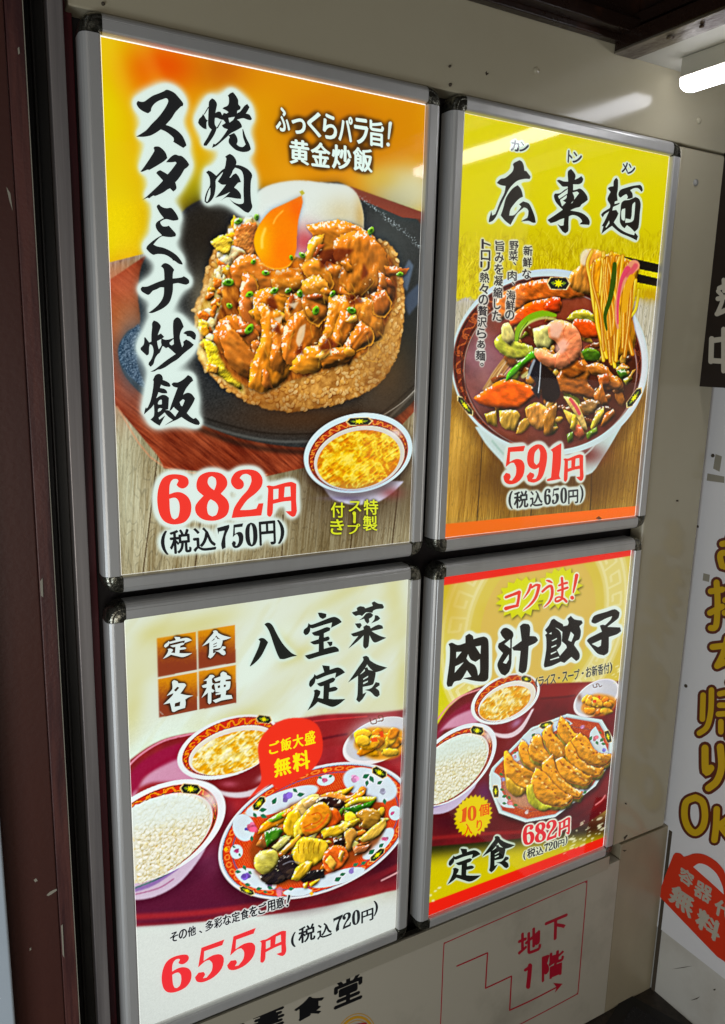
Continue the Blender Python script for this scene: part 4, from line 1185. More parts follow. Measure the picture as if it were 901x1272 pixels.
# ------------------------------------------------------------------ sheet 3: vegetable stir fry set
def paint_happosai():
    S = Sheet(0.002, 0.4971, FLOOR - 0.778, FLOOR - 0.0688, 0.00125)
    S.k = 1.05
    X, Y = S.X, S.Y
    r = random.Random(21)
    S.img[:] = (218, 226, 208)
    a = S.n(50, 7, 3, -32, 4)
    S.all(sm(a, .5, .78) * .45, (210, 208, 150))
    S.all(sm(1 - a, .5, .75) * .6, (224, 240, 230))
    b = S.n(22, 17, 3, -50, 5)
    S.all(sm(b, .55, .8) * .25, (206, 200, 140))
    for x, y, rx, ry, ro in ((250, 775, 50, 12, -15), (430, 735, 60, 10, -30), (355, 800, 20, 10, 40), (368, 815, 24, 8, -30), (490, 745, 12, 30, 0), (500, 850, 8, 60, 0), (190, 785, 26, 12, -20), (300, 890, 40, 10, -15), (165, 880, 14, 40, 10)):
        S.spot(x, y, rx, ry, (206, 200, 120), .55, ro)
    # lower white field
    y0 = 1142 - (X - 160) * .10
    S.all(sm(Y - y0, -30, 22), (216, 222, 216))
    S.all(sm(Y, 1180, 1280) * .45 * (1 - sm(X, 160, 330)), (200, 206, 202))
    # tray
    sl, m = S.poly("150,960 170,938 200,920 236,911 300,905 400,888 470,885 515,880 515,1092 480,1108 380,1130 250,1145 150,1152", 1.2)
    g = fbm(S.U[sl], S.V[sl], 34, 4, 3)
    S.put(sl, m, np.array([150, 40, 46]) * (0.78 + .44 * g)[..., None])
    S.line("150,964 172,940 205,920 244,911", 2.2, (226, 150, 170), .6, .9)
    S.fillp("158,968 176,946 208,928 240,920 240,940 200,956 180,966 170,984 160,990", (150, 24, 66), 2.0, alpha=.9)
    S.fillp("165,1000 178,968 205,950 236,940 250,960 232,972 190,972 165,985", (206, 150, 176), 2.0)
    S.line("180,962 205,945 228,936", 2.5, (150, 20, 60), 1.2, .7)
    S.fillp("392,896 455,890 430,925 400,930", (140, 34, 36), 2, alpha=.7)
    S.line("390,896 420,893 456,890", 1.6, (220, 60, 60), .6, .7)
    S.line("400,918 420,914 432,912", 2.4, (70, 10, 24), 1.2, .7)
    S.fillp("150,1104 200,1084 240,1064 290,1070 300,1096 340,1120 250,1142 150,1150", (84, 22, 52), 4, alpha=.9)
    S.spot(262, 1062, 26, 20, (176, 90, 130), .7)
    S.spot(480, 1075, 34, 24, (76, 20, 34), .9)
    S.line("150,1140 250,1134 360,1118 440,1100 508,1070", 7, (164, 40, 48), 2.0, .9)
    S.line("474,1094 490,1086 508,1076", 2, (246, 190, 190), .7, .9)
    S.fillp("150,1120 166,1124 160,1140 150,1146", (150, 50, 50), 2, alpha=.5)
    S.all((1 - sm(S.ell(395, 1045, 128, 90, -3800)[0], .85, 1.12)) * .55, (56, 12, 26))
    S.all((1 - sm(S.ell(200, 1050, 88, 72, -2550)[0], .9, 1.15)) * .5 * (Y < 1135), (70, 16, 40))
    # soup bowl
    sl, m = S.poly("232,955 246,974 276,988 300,991 324,984 344,962 350,925", 1)
    S.put(sl, m, (214, 200, 206))
    sl, m = S.poly("228,944 244,968 274,982 300,984 322,976 346,950 350,915", 1)
    S.put(sl, m, (122, 30, 34))
    S.spot(285, 974, 10, 4, (190, 90, 110), .7)
    S.spot(326, 966, 9, 4, (206, 176, 186), .7, -30)
    eo, th = S.ell(284, 928, 63.5, 40.5, -1008)
    S.disc(eo, (226, 226, 226), 1, .014)
    eb, _ = S.ell(285, 927, 58.5, 36.8, -900)
    ei, _ = S.ell(289, 932, 54, 31, -700)
    rim_band(S, eb, ei, th, (196, 50, 30), (232, 150, 30), 22)
    S.all(1 - sm(ei, .985, 1.01), (226, 216, 196))
    es, _ = S.ell(290, 935, 52, 28.5, -640)
    egg_soup(S, es, 24, (236, 216, 120), (248, 244, 216), (220, 160, 10))
    medal(S, 328, 893.5, 9, 4.6, 8)
    # rice bowl
    sl, m = S.poly("150,1095 190,1088 236,1062 262,1040 250,1064 228,1092 206,1108 180,1117 150,1118", 1)
    S.put(sl, m, (206, 186, 206))
    S.line("160,1108 190,1098 220,1078", 5, (110, 70, 150), 1, .6)
    S.line("166,1104 196,1092 216,1080", 2, (20, 90, 70), .7, .6)
    S.line("160,1113 196,1104 216,1092", 1.5, (150, 60, 110), .7, .6)
    eo, th = S.ell(195, 1033, 85.5, 65, -2550)
    S.disc(eo, (230, 232, 234), 1, .01)
    eb, _ = S.ell(194, 1035, 77, 61, -2250)
    ei, _ = S.ell(190, 1040, 74, 55, -2000)
    rim_band(S, eb, ei, th, (200, 52, 26), (236, 160, 40), 20)
    S.all(.85 * np.exp(-((X - 262) / 14) ** 2 - ((Y - 994) / 14) ** 2) * (1 - sm(eo, .95, 1)), (232, 228, 232))
    S.all(1 - sm(ei, .985, 1.01), (224, 222, 210))
    er, _ = S.ell(186, 1043, 73, 56, -1900)
    ri = (1 - sm(er, .97, 1.02))
    S.all(ri, (226, 224, 206))
    lowm = ri * sm(Y + (X - 200) * .22, 1010, 1050)
    S.all(lowm * sm(S.n(7, 3, 3), .5, .75) * .6, (224, 190, 96))
    px, py = pick(S, ri, 1500, 8)
    rice(S, (px, py), 1300, 9, (250, 253, 248), (232, 232, 216), (3.4, 2.0), ((236, 214, 130), .07), .6)
    S.all(ri * .75 * (1 - sm(Y + (X - 200) * .22, 1012, 1040)) , (224, 236, 232))
    medal(S, 237, 980, 12, 6, 5)
    # pickle dish
    e, th = S.ell(470, 920, 44, 30, -560)
    S.disc(e, (232, 228, 228), 1, .02)
    e2, _ = S.ell(471, 918, 41, 27, -500)
    S.disc(e2, (206, 206, 208), 1, .03)
    S.spot(460, 905, 26, 12, (226, 226, 226), .8, -20)
    S.spot(437, 914, 4, 6, (150, 110, 90), .8)
    for a in ("460,893 462,899 468,898 467,893 464,894", "470,896 476,895 475,889 470,890 472,893"):
        S.line(a, 1.2, (120, 70, 50), .4, .9)
    S.fillp('440,926 446,912 458,904 480,904 500,908 504,926 494,940 470,944 452,938', (226, 150, 20), 2, alpha=.9)
    for i in range(22):
        t = r.uniform(0, 1)
        S.lump(blob_pts(450 + 44 * r.random(), 920 + r.uniform(-8, 16) - 6 * t, r.uniform(8, 14), r.uniform(5, 8), r.uniform(-60, 60), 8, .2, r), r.choice([(240, 170, 10), (236, 186, 40), (230, 140, 10)]), 2, 2, .4, 3, seed=i, spec=.4, shadow=.4)
    S.fillp("460,917 468,916 470,921 462,922", (226, 90, 10), .5); S.fillp("471,909 476,908 477,915 473,916", (220, 80, 10), .5)
    # oval plate
    ep, th = S.ell(392, 1032, 120.5, 85.5, -3700)
    S.disc(ep, (224, 226, 228), 1, .008)
    S.disc(ep, (188, 190, 200), .975, .01)
    S.disc(ep, (206, 66, 22), .955, .01)
    t = th / 360 * 46
    f = t - np.floor(t)
    curl = np.abs(np.hypot((f - .5) * 1.0, (ep - .91) * 14) - .32) < .09
    S.all(curl * .75 * (1 - sm(ep, .95, .96)) * sm(ep, .86, .87), (236, 140, 60))
    S.all((np.abs(ep - .855) < .008) * .8, (120, 90, 110))
    S.all((np.abs(ep - .955) < .006) * .5, (90, 40, 40))
    inner = 1 - sm(ep, .84, .85)
    net = np.abs(np.sin(S.U * .9 + S.V * .45)) * np.abs(np.sin(S.U * .9 - S.V * .45))
    S.all(inner * (net < .12) * .5, (232, 130, 60))
    for i, (x, y, ax, ay, k) in enumerate([(350, 995, 46, 20, -720), (460, 975, 34, 22, 260), (303, 1028, 14, 17, 30), (294, 1058, 8, 9, 0), (318, 1092, 26, 14, 200), (405, 969, 11, 7, -20), (420, 1090, 34, 13, -330), (470, 1048, 20, 20, -300), (491, 1010, 8, 9, 0), (370, 1108, 18, 5, -20)]):
        S.all(1 - sm(S.ell(x, y, ax, ay, k)[0], .93, 1.05), (214, 226, 232))
    for i, (x, y, q, c) in enumerate([(357, 990, 9, (140, 112, 200)), (314, 1028, 9, (214, 96, 130)), (304, 1089, 8, (130, 100, 196)), (294, 1057, 4, (190, 70, 130)), (440, 968, 8, (222, 160, 200)), (404, 969, 5, (214, 110, 150)), (347, 1108, 8, (222, 130, 150)), (436, 1082, 6, (160, 140, 206)), (476, 982, 6, (206, 206, 230)), (488, 1010, 4, (206, 90, 140)), (478, 1042, 5, (214, 110, 150)), (306, 1030, 3, (100, 80, 180)), (336, 1100, 5, (150, 110, 170))]):
        flower(S, x, y, q, c, i)
    for i, (x, y, q, ro) in enumerate([(341, 995, 5, -60), (327, 1006, 5, -10), (328, 1014, 5, 20), (317, 1013, 4, 60), (367, 982, 4, 40), (374, 987, 5, -10), (455, 964, 5, -30), (462, 968, 5, 60), (456, 973, 4, 100), (472, 972, 4, -30), (478, 996, 4, 80), (304, 1078, 4, 60), (296, 1083, 4, 0), (311, 1084, 3, 40), (308, 1099, 4, 10), (322, 1104, 4, -10), (330, 1108, 3, 10), (336, 1103, 4, 20), (462, 1058, 5, -40), (474, 1050, 4, -40), (420, 1092, 5, -30), (452, 1072, 4, -30), (362, 1104, 4, -10), (398, 966, 3, 20), (411, 964, 3, -30), (313, 1042, 4, 90), (291, 1052, 2.5, 30), (298, 1062, 2.5, 60), (442, 1074, 4, -30), (426, 1086, 4, -20)]):
        leaf(S, x, y, q, ro)
    medal(S, 322, 998, 10, 4.6, -50)
    medal(S, 471.5, 959.5, 9.5, 5, 30)
    medal(S, 307, 1106.5, 9.5, 3.4, 24)
    medal(S, 469, 1062, 11, 3.6, -42)
    for x, y in ((281, 1055), (404, 957), (387, 1110)):
        S.fillp([(x - 3, y), (x, y - 3), (x + 3, y), (x, y + 3)], (240, 180, 20), .4)
    # glaze pool, then the stir fry
    sl, m = S.poly("312,1050 330,1020 370,996 420,985 462,990 478,1012 474,1040 450,1064 410,1084 350,1100 325,1090 312,1070", 2.5, warp=2)
    S.put(sl, m * .85, (140, 66, 20))
    fl = random.Random(78)
    for i in range(130):
        a, q = fl.uniform(0, 6.28), fl.random() ** .5
        u_, v_ = 76 * q * math.cos(a), 42 * q * math.sin(a)
        x, y = 398 + u_, 1038 + v_ - u_ * .34
        S.lump(blob_pts(x, y, fl.uniform(4, 10), fl.uniform(2.5, 5), fl.uniform(-80, 30), 8, .3, fl), fl.choice([(216, 170, 40), (230, 190, 70), (196, 110, 24), (150, 80, 24), (206, 196, 110), (90, 130, 24), (70, 40, 24), (226, 120, 30), (232, 206, 130)]), 1.8, 2.4, .6, 3, warp=1, seed=i, spec=.9, shadow=.55)
    P0 = [
        ("318,1050 332,1028 342,1020 340,1040 330,1056", (150, 90, 40), 60), ("320,1036 326,1024 346,1010 362,1004 372,1010 352,1022 334,1032", (232, 150, 20), -30),
        ("332,1018 348,1010 360,1008 352,1016 338,1022", (120, 170, 30), -20), ("350,1012 362,1002 374,994 378,1000 366,1010 356,1016", (232, 130, 20), -40),
        ("362,1008 374,994 392,986 400,994 392,1008 376,1020", (222, 190, 110), 10), ("376,998 388,990 398,990 396,1000 384,1006", (206, 170, 110), 20),
        ("400,990 416,984 440,976 436,984 420,992 402,998", (236, 186, 40), -20), ("398,988 412,984 436,988 450,976 456,980 450,994 428,998 404,998", (206, 130, 50), 0),
        ("426,996 444,986 454,980 452,990 438,998", (240, 150, 20), -20), ("394,992 412,990 428,996 424,1004 404,1002 392,1000", (52, 26, 24), 0),
        ("428,1000 446,990 468,990 466,996 446,998 432,1004", (210, 196, 40), -6), ("426,1004 444,1000 466,994 462,1002 450,1010 446,1016 438,1010", (40, 110, 16), -10),
        ("442,1010 456,1004 470,1008 472,1022 462,1030 448,1026 452,1018 444,1016", (180, 130, 40), 30), ("446,1042 462,1028 478,1016 480,1026 470,1040 452,1046", (206, 170, 70), -40),
        ("358,1010 370,1006 376,1020 372,1038 360,1040 352,1028", (232, 190, 30), 70), ("366,1024 376,1012 384,1020 376,1038 366,1044", (240, 210, 60), 60),
        ("410,1004 420,1006 424,1020 412,1030 402,1028 404,1014", (230, 90, 20), 80), ("428,1012 436,1008 444,1016 440,1026 430,1026", (236, 200, 40), 20),
        ("398,1030 414,1026 430,1022 446,1016 448,1020 436,1030 420,1038 402,1042", (232, 190, 40), -15), ("420,1026 428,1020 438,1024 430,1034", (240, 206, 80), -15),
        ("428,1034 438,1028 444,1036 438,1048 436,1058 430,1056 430,1046", (196, 140, 60), 70), ("414,1044 428,1040 428,1050 416,1052", (38, 22, 20), 0),
        ("328,1034 342,1028 352,1032 346,1042 332,1052 330,1044", (46, 120, 20), -30), ("338,1052 352,1040 362,1038 358,1048 346,1058", (190, 190, 110), -30),
        ("348,1058 360,1046 372,1036 376,1042 364,1054 352,1062", (222, 160, 50), -40), ("322,1088 340,1076 352,1066 364,1074 360,1090 346,1098 330,1098", (34, 28, 36), -20),
        ("344,1070 356,1062 374,1064 378,1084 360,1092 350,1084", (40, 30, 34), -10), ("372,1090 384,1082 402,1080 404,1090 388,1094 376,1096", (30, 26, 28), -6),
        ("316,1074 318,1062 330,1056 342,1056 346,1066 342,1078 330,1086 320,1082", (206, 200, 90), 30), ("364,1060 372,1042 384,1040 402,1044 408,1052 402,1068 382,1078 368,1072", (222, 186, 40), 80),
        ("368,1078 380,1070 390,1070 384,1084 372,1094 362,1092", (214, 176, 40), -50), ("402,1062 410,1052 424,1050 432,1058 432,1068 422,1080 410,1084 402,1076", (226, 100, 30), 40),
        ("404,1070 410,1062 418,1072 414,1082", (234, 180, 70), 40), ("422,1056 428,1058 424,1072 420,1066", (236, 180, 60), 70),
        ("438,1052 452,1050 462,1048 456,1058 442,1062", (170, 100, 60), -20),
        ("384,1098 390,1094 398,1092 394,1098 386,1102", (236, 190, 30), -10), ("376,1098 382,1096 382,1104 378,1104", (236, 190, 30), 60),
        ("376,1014 386,1002 400,996 410,1004 412,1016 404,1028 392,1036 380,1038 374,1030", (238, 150, 30), 40),
    ]
    for i, (a_, c_, ang) in enumerate(P0):
        S.lump(a_, c_, 2.6, 2.6, .6, 2.8, ang, 2.6, warp=.9, seed=i + 11, spec=1.0, shadow=.6)
    S.line("388,1012 396,1010 400,1016 394,1022 386,1024 378,1028", 1.6, (206, 90, 20), .6, .8)
    S.line("380,1032 392,1030 402,1022 408,1012", 2.5, (236, 96, 30), .9, .7)
    for k in range(5):
        S.line([(372 + k * 6.5, 1046 + (k % 2)), (371 + k * 6.2, 1053), (372 + k * 6, 1060)], .9, (150, 104, 14), .5, .8)
    S.line("352,1074 362,1070 372,1072", 1.2, (150, 150, 160), .6, .7)
    S.spot(325, 1064, 5, 4, (240, 240, 190), .7)
    for i in range(60):
        x, y = r.uniform(325, 472), r.uniform(992, 1090)
        S.fillp(blob_pts(x, y, r.uniform(.6, 2.0), r.uniform(.4, .8), r.uniform(-60, 20), 6, .3, r), (255, 244, 200), .4, alpha=r.uniform(.3, .8) * float((S.ell(395, 1038, 80, 55, -2000)[0][int(S.c([(x, y)])[0][1]), int(S.c([(x, y)])[0][0])]) < 1))
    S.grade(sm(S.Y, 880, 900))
    # four lettered tiles
    tiles = [("195,793 243.5,784.5 245,832 196.5,841", 'tei'), ("246,784 292,776 293,823 247,831", 'shoku'), ("196.5,843.5 245,834.5 245.5,882 198,891.5", 'kaku'), ("247,834 293,826 294,873 248,881.5", 'shu')]
    tl = []
    for q, k in tiles:
        pq = P(q)
        sl, m = S.poly(pq, .35, smooth=False)
        yy = (S.Y[sl] - pq[:, 1].min()) / 50 + (fbm(S.U[sl], S.V[sl], 1.5, 5, 2) - .5) * .25
        t_ = sm(yy, .05, .85)[..., None]
        S.put(sl, m, np.array([222, 146, 8]) * (1 - t_) + np.array([140, 58, 30]) * t_)
    for q, k in (("202.5,797.5 238.5,790 239,823 203,832", 'tei'), ("251,788 287.5,782 287,821 251,827", 'shoku'), ("203,846 240,841 240,877 203,886", 'kaku'), ("250.5,838 289,832 289,868 250.5,877", 'shu')):
        pq = P(q)
        if k in ('tei', 'shoku'):
            lo, hi = G(k).min((0, 1)), G(k).max((0, 1))
            tl.append((G(k) - lo) / (hi - lo) * (pq[:, 0].max() - pq[:, 0].min(), pq[2][1] - pq[0][1] + 2) + (pq[0][0], pq[1][1] + 1))
        else:
            tl.append(G(k))
    tls = list(tl)
    tl = np.concatenate(tl)
    S.halo(tl, 2.4, 2.6, (44, 24, 14), .9, .05, .9)
    S.ink('tile_character', tls, (222, 236, 232))
    S.line("199,884 203,888", .9, (220, 230, 225), .3, .7)
    ti = np.concatenate([G(k) for k in ('hachi', 'takara', 'na_veg', 'tei', 'shoku')])
    S.halo(ti, 4, 3.2, (214, 236, 226), .8)
    S.ink('title_character', [G(k) for k in ('hachi', 'takara', 'na_veg', 'tei', 'shoku')], (32, 34, 30))
    # speech bubble
    S.fillp("322,945 321,925 332,907 352,894 376,892 394,900 401,920 399,940 386,958 362,972 345,980 336,974 307,994 324,972", (238, 52, 30), .5)
    S.fillp("340,970 307,994 330,966", (238, 52, 30), .5, smooth=False)
    bt = np.concatenate([row_text('ご飯大盛', "333,923 392,906 393,923 334,938", .02, .05), row_text('無料', "339,944 385,930 387,954 340,967", .025, .05)])
    S.ink('bubble_lettering', bt, (238, 226, 20))
    nt = row_text('その他、多彩な定食をご用意', "211,1159.5 353,1113 354,1126.5 211,1171.5", .02, .045, .04)
    nt = np.concatenate([nt, stroke("359.5,1113 357.6,1121", [3.0, 1.6]), stroke("357,1124.6 357.2,1125", 2.4)])
    S.outline(nt, 2.0, (220, 226, 222))
    S.ink('note_lettering', nt, (24, 24, 34))
    s = 5.005
    q = lambda a: P(a) / s + (190, 1150)
    price = np.concatenate([to_quad(G('6'), q("55,215 238,160 243,380 55,440")), to_quad(G('5'), q("262,145 445,85 448,305 262,368")), to_quad(G('5'), q("462,75 640,13 643,230 462,292")), to_quad(G('yen'), q("665,78 832,22 830,180 665,235"))])
    S.ink('price_lettering', price, (238, 50, 56))
    s2 = 2.095
    q2 = lambda a: P(a) / s2 + (110, 960)
    tax = np.concatenate([F('(', q2("527,418 540,413 540,452 527,458"), .02, .03), F('税', q2("546,404 591,389 591,433 546,447"), .022, .03), F('込', q2("595,397 634,383 634,422 595,436"), .022, .03),
                          to_quad(G('7'), q2("637,376 662,368 662,408 637,417")), to_quad(G('2'), q2("661,368 684,360 684,400 661,408")), to_quad(G('0'), q2("686,360 707,353 707,392 686,400")), F('円', q2("710,362 742,350 742,382 710,393"), .022, .03), F(')', q2("742,334 754,330 754,368 742,374"), .02, .03)])
    S.halo(tax, 4, 2.0, (222, 236, 230), .7)
    S.ink('tax_price_lettering', tax, (32, 34, 38))
    return S


# ------------------------------------------------------------------ sheet 4: fried dumpling set
def paint_gyoza():
    S = Sheet(0.5733, 1.065, FLOOR - 0.7803, FLOOR - 0.0746, 0.0014)
    S.k = 1.1
    X, Y = S.X, S.Y
    r = random.Random(31)
    xs, zs = S.xs - .82, S.zs - (FLOOR - .30)
    S.img[:] = (212, 190, 66)
    S.all(sm(S.n(60, 3, 2), .4, .7) * .4, (218, 202, 100))
    S.all(1 - sm(X, 548, 572), (206, 200, 10))
    rr = np.hypot(xs, (zs - .10))
    an = np.arctan2(zs - .10, xs)
    S.all((1 - sm(np.abs(rr - .215), .035, .040)) * .55, (226, 218, 158))
    S.all((1 - sm(rr, .15, .155)) * .5, (216, 176, 96))
    # key fret ring
    k = an * 14 / math.pi
    f = (k - np.floor(k))
    v = (rr - .18) / .07
    fret = (((np.abs(v - .12) < .05) | (np.abs(v - .88) < .05)) | ((np.abs(f - .12) < .05) & (v > .1) & (v < .7)) | ((np.abs(v - .68) < .05) & (f > .1) & (f < .7)) | ((np.abs(f - .68) < .05) & (v > .3) & (v < .7)) | ((np.abs(v - .32) < .05) & (f > .35) & (f < .7))) & (v > 0) & (v < 1)
    S.all(blur(fret.astype(float), .5) * .6, (232, 226, 176))
    S.spot(560, 740, 18, 60, (206, 168, 40), .6)
    # brushed yellow at the foot and gold streaks
    foot = sm(Y + (X - 535) * .12, 1052, 1066)
    S.all(foot, (206, 192, 0))
    S.spot(660, 1030, 120, 26, (214, 204, 110), .6, -14)
    S.all(np.exp(-((Y + (X - 535) * .12 - 1052) / 14) ** 2), (44, 42, 14))
    # tray
    sl, m = S.poly("528,930 545,898 565,872 600,852 660,850 770,846 775,980 745,1012 700,1034 600,1046 528,1052", 1)
    g = fbm(S.U[sl], S.V[sl], 30, 4, 3)
    S.put(sl, m, np.array([112, 24, 28]) * (0.78 + .4 * g)[..., None])
    S.line("528,922 545,892 568,868 597,856", 2, (226, 150, 150), .6, .9)
    S.fillp("536,925 550,898 572,878 590,870 590,884 560,894 545,920", (140, 24, 60), 2, alpha=.9)
    S.fillp("545,910 562,892 588,880 596,896 580,902 552,906", (206, 146, 170), 1.6)
    S.fillp("670,850 735,848 716,866 668,870", (140, 32, 26), 2, alpha=.8)
    S.line("672,868 700,866 714,864", 2, (60, 10, 16), 1.2, .7)
    S.spot(602, 985, 14, 16, (96, 40, 90), .8)
    S.spot(560, 1020, 50, 16, (60, 12, 26), .7)
    S.line("528,1042 600,1036 680,1030 730,1010 752,990", 4, (150, 34, 34), 1.5, .8)
    S.spot(715, 1015, 40, 16, (70, 14, 24), .8)
    S.line("740,1000 748,994 752,988", 1.6, (230, 140, 140), .8, .8)
    # soup bowl
    sl, m = S.poly("596,896 606,908 620,916 636,916 650,906 664,880", .8)
    S.put(sl, m, (220, 196, 200))
    sl, m = S.poly("592,888 604,904 620,911 636,910 650,898 668,868", .8)
    S.put(sl, m, (128, 32, 40))
    S.spot(642, 898, 8, 4, (190, 150, 190), .7, -40)
    eo, th = S.ell(628, 868, 42.8, 32, -510)
    S.disc(eo, (224, 226, 222), 1, .02)
    eb, _ = S.ell(628.5, 867.5, 39, 29.5, -460)
    ei, _ = S.ell(630, 871, 35.5, 25.5, -400)
    rim_band(S, eb, ei, th, (176, 50, 20), (220, 130, 30), 18)
    S.all(1 - sm(ei, .985, 1.01), (224, 216, 196))
    es, _ = S.ell(627.5, 873.5, 32.5, 22, -330)
    egg_soup(S, es, 34, (228, 196, 90), (244, 238, 200), (216, 150, 6))
    medal(S, 654, 843.5, 6.5, 3.6, 12)
    # rice bowl
    sl, m = S.poly("528,1002 545,1000 575,984 598,958 590,978 570,1000 552,1010 528,1012", .8)
    S.put(sl, m, (196, 180, 204))
    S.line("535,1004 560,994 580,976", 2.5, (90, 70, 150), .9, .6)
    eo, th = S.ell(563, 950, 54, 52, -1458)
    S.disc(eo, (222, 224, 226), 1, .014)
    eb, _ = S.ell(562, 952, 50, 48.5, -1300)
    ei, _ = S.ell(559, 955, 48, 44, -1150)
    rim_band(S, eb, ei, th, (184, 52, 20), (230, 140, 50), 18)
    S.all(.85 * np.exp(-((X - 607) / 8) ** 2 - ((Y - 914) / 10) ** 2) * (1 - sm(eo, .95, 1)), (226, 222, 222))
    S.all(1 - sm(ei, .985, 1.01), (220, 220, 206))
    er, _ = S.ell(557, 957, 47, 43, -1100)
    ri = 1 - sm(er, .97, 1.02)
    S.all(ri, (222, 222, 200))
    S.all(ri * sm(Y + (X - 560) * .3, 935, 955) * sm(S.n(6, 3, 3), .5, .75) * .5, (206, 190, 110))
    px, py = pick(S, ri, 1000, 8)
    rice(S, (px, py), 900, 12, (246, 250, 242), (222, 224, 202), (3.0, 1.8), ((216, 200, 120), .07), .6)
    S.all(ri * .8 * (1 - sm(Y + (X - 560) * .3, 932, 956)), (214, 228, 220))
    medal(S, 593, 907.5, 8, 5, 12)
    # pickles
    e, _ = S.ell(741, 867, 28.5, 24, -300)
    S.disc(e, (232, 226, 226), 1, .03)
    e2, _ = S.ell(741, 866, 26, 21.5, -260)
    S.disc(e2, (200, 200, 204), 1, .04)
    S.spot(735, 858, 16, 8, (226, 226, 228), .7, -20)
    S.spot(720, 867, 3, 5, (140, 90, 70), .8)
    S.line("737,851 738,854 742,853 741,850 744,850 745,853 748,852", 1, (110, 60, 40), .4, .9)
    S.fillp('722,880 728,868 742,862 762,866 766,874 756,886 740,890 728,887', (226, 140, 20), 2, alpha=.9)
    for i in range(20):
        S.lump(blob_pts(r.uniform(728, 760), r.uniform(866, 884), r.uniform(5, 9), r.uniform(3, 5), r.uniform(-60, 60), 8, .2, r), r.choice([(236, 150, 10), (240, 176, 40), (226, 120, 10)]), 1.8, 2, .4, 3, seed=i, spec=.4, shadow=.4)
    S.fillp("736,870 741,869 741,873 737,873", (222, 70, 20), .4); S.fillp("743,864 746,864 746,869 744,869", (220, 70, 20), .4)
    # octagonal plate
    oc = P("608,979 608,962 611,954 660,904 705,886.6 748,894 761.5,916.6 759.5,945 740,976.5 690,1015 653,1021.5 620,1010")
    cc = np.array([686, 956.])
    sl, m = S.poly(oc + (2, 5), 3, pad=8, smooth=False)
    S.put(sl, m * .6, (40, 8, 16))
    for sc, col in ((1, (206, 216, 212)), (.955, (176, 186, 186)), (.935, (176, 66, 22)), (.80, (110, 80, 90)), (.79, (176, 66, 22))):
        sl, m = S.poly((oc - cc) * sc + cc, .5, smooth=False)
        S.put(sl, m, col)
    sl, m = S.poly((oc - cc) * .92 + cc, .5, smooth=False)
    net = fbm(S.U[sl], S.V[sl], 1.6, 5, 2)
    S.put(sl, m * sm(net, .5, .75) * .5, (222, 130, 60))
    for q in ("652,912 700,893 712,899 690,908 662,925 650,930 648,922", "733,911 740,902 756,934 752,942 736,930", "612,958 622,966 624,984 640,1004 622,1000 612,975", "700,990 732,976 716,996 700,1000", "636,938 648,930 646,944 636,950"):
        S.fillp(q, (206, 218, 216), .5)
    sl, m = S.poly("640,1000 650,1004 690,998 730,975 745,950 740,925 700,915 640,945 625,975", 3)
    S.put(sl, m * .5, (196, 200, 180))
    for i, (x, y, q, c) in enumerate([(740, 917, 5, (206, 120, 130)), (634, 997, 5, (214, 130, 130)), (723, 903, 4, (206, 140, 170)), (694, 903, 4, (150, 140, 200)), (750, 932, 4, (140, 130, 200)), (626, 968, 4, (170, 170, 210)), (640, 940, 3, (206, 150, 160)), (654, 1009, 4, (226, 200, 190)), (728, 980, 4, (170, 170, 190)), (746, 962, 3, (200, 200, 200))]):
        flower(S, x, y, q, c, i)
    for i, (x, y, q, ro) in enumerate([(734, 917, 3.5, -60), (748, 919, 3.5, -40), (742, 923, 3, 60), (750, 924, 3, 10), (746, 910, 2.5, 40), (663, 913, 3.5, -50), (675, 911, 3.5, -60), (674, 918, 3, 40), (623, 962, 3, 30), (624, 981, 3, 20), (627, 989, 3.5, -20), (633, 991, 3, 60), (641, 1000, 3, 0), (627, 998, 3, 10), (691, 914, 3, 60), (706, 898, 3, 10), (727, 984, 3, -40), (640, 935, 2, 0)]):
        leaf(S, x, y, q, ro, (14, 120, 60))
    medal(S, 679, 900.5, 8.5, 3.6, -16)
    medal(S, 755.5, 915, 3.6, 7.5, -16)
    medal(S, 616, 983, 3.6, 7.5, -4)
    # ten dumplings, pleated and browned
    D = [
        ("646,933 650,921 656,925 662,938 672,946 684,950 690,958 684,964 668,958 654,948", 30),
        ("658,930 664,916 672,916 676,930 688,942 684,950 672,946 662,942", 40),
        ("675,912 680,904 687,902 688,912 700,924 704,934 698,942 688,938 680,926", 55),
        ("694,908 698,891 706,898 714,910 726,914 732,926 716,930 704,922", 50),
        ("712,922 722,912 730,918 742,934 756,936 758,942 748,950 730,946 718,936", 30),
        ("704,932 710,922 716,932 722,944 738,952 748,952 742,962 726,960 710,948", 35),
        ("692,946 700,942 710,950 724,960 734,964 728,974 714,972 698,964", 30),
        ("676,950 688,940 692,956 702,970 716,980 722,982 718,990 702,986 686,972 678,962", 40),
        ("628,936 632,935 640,946 652,954 664,962 664,976 654,980 640,972 629,962", 25),
        ("662,970 668,956 678,962 688,974 700,984 709,988 706,996 692,1000 676,996 664,986", 25),
    ]
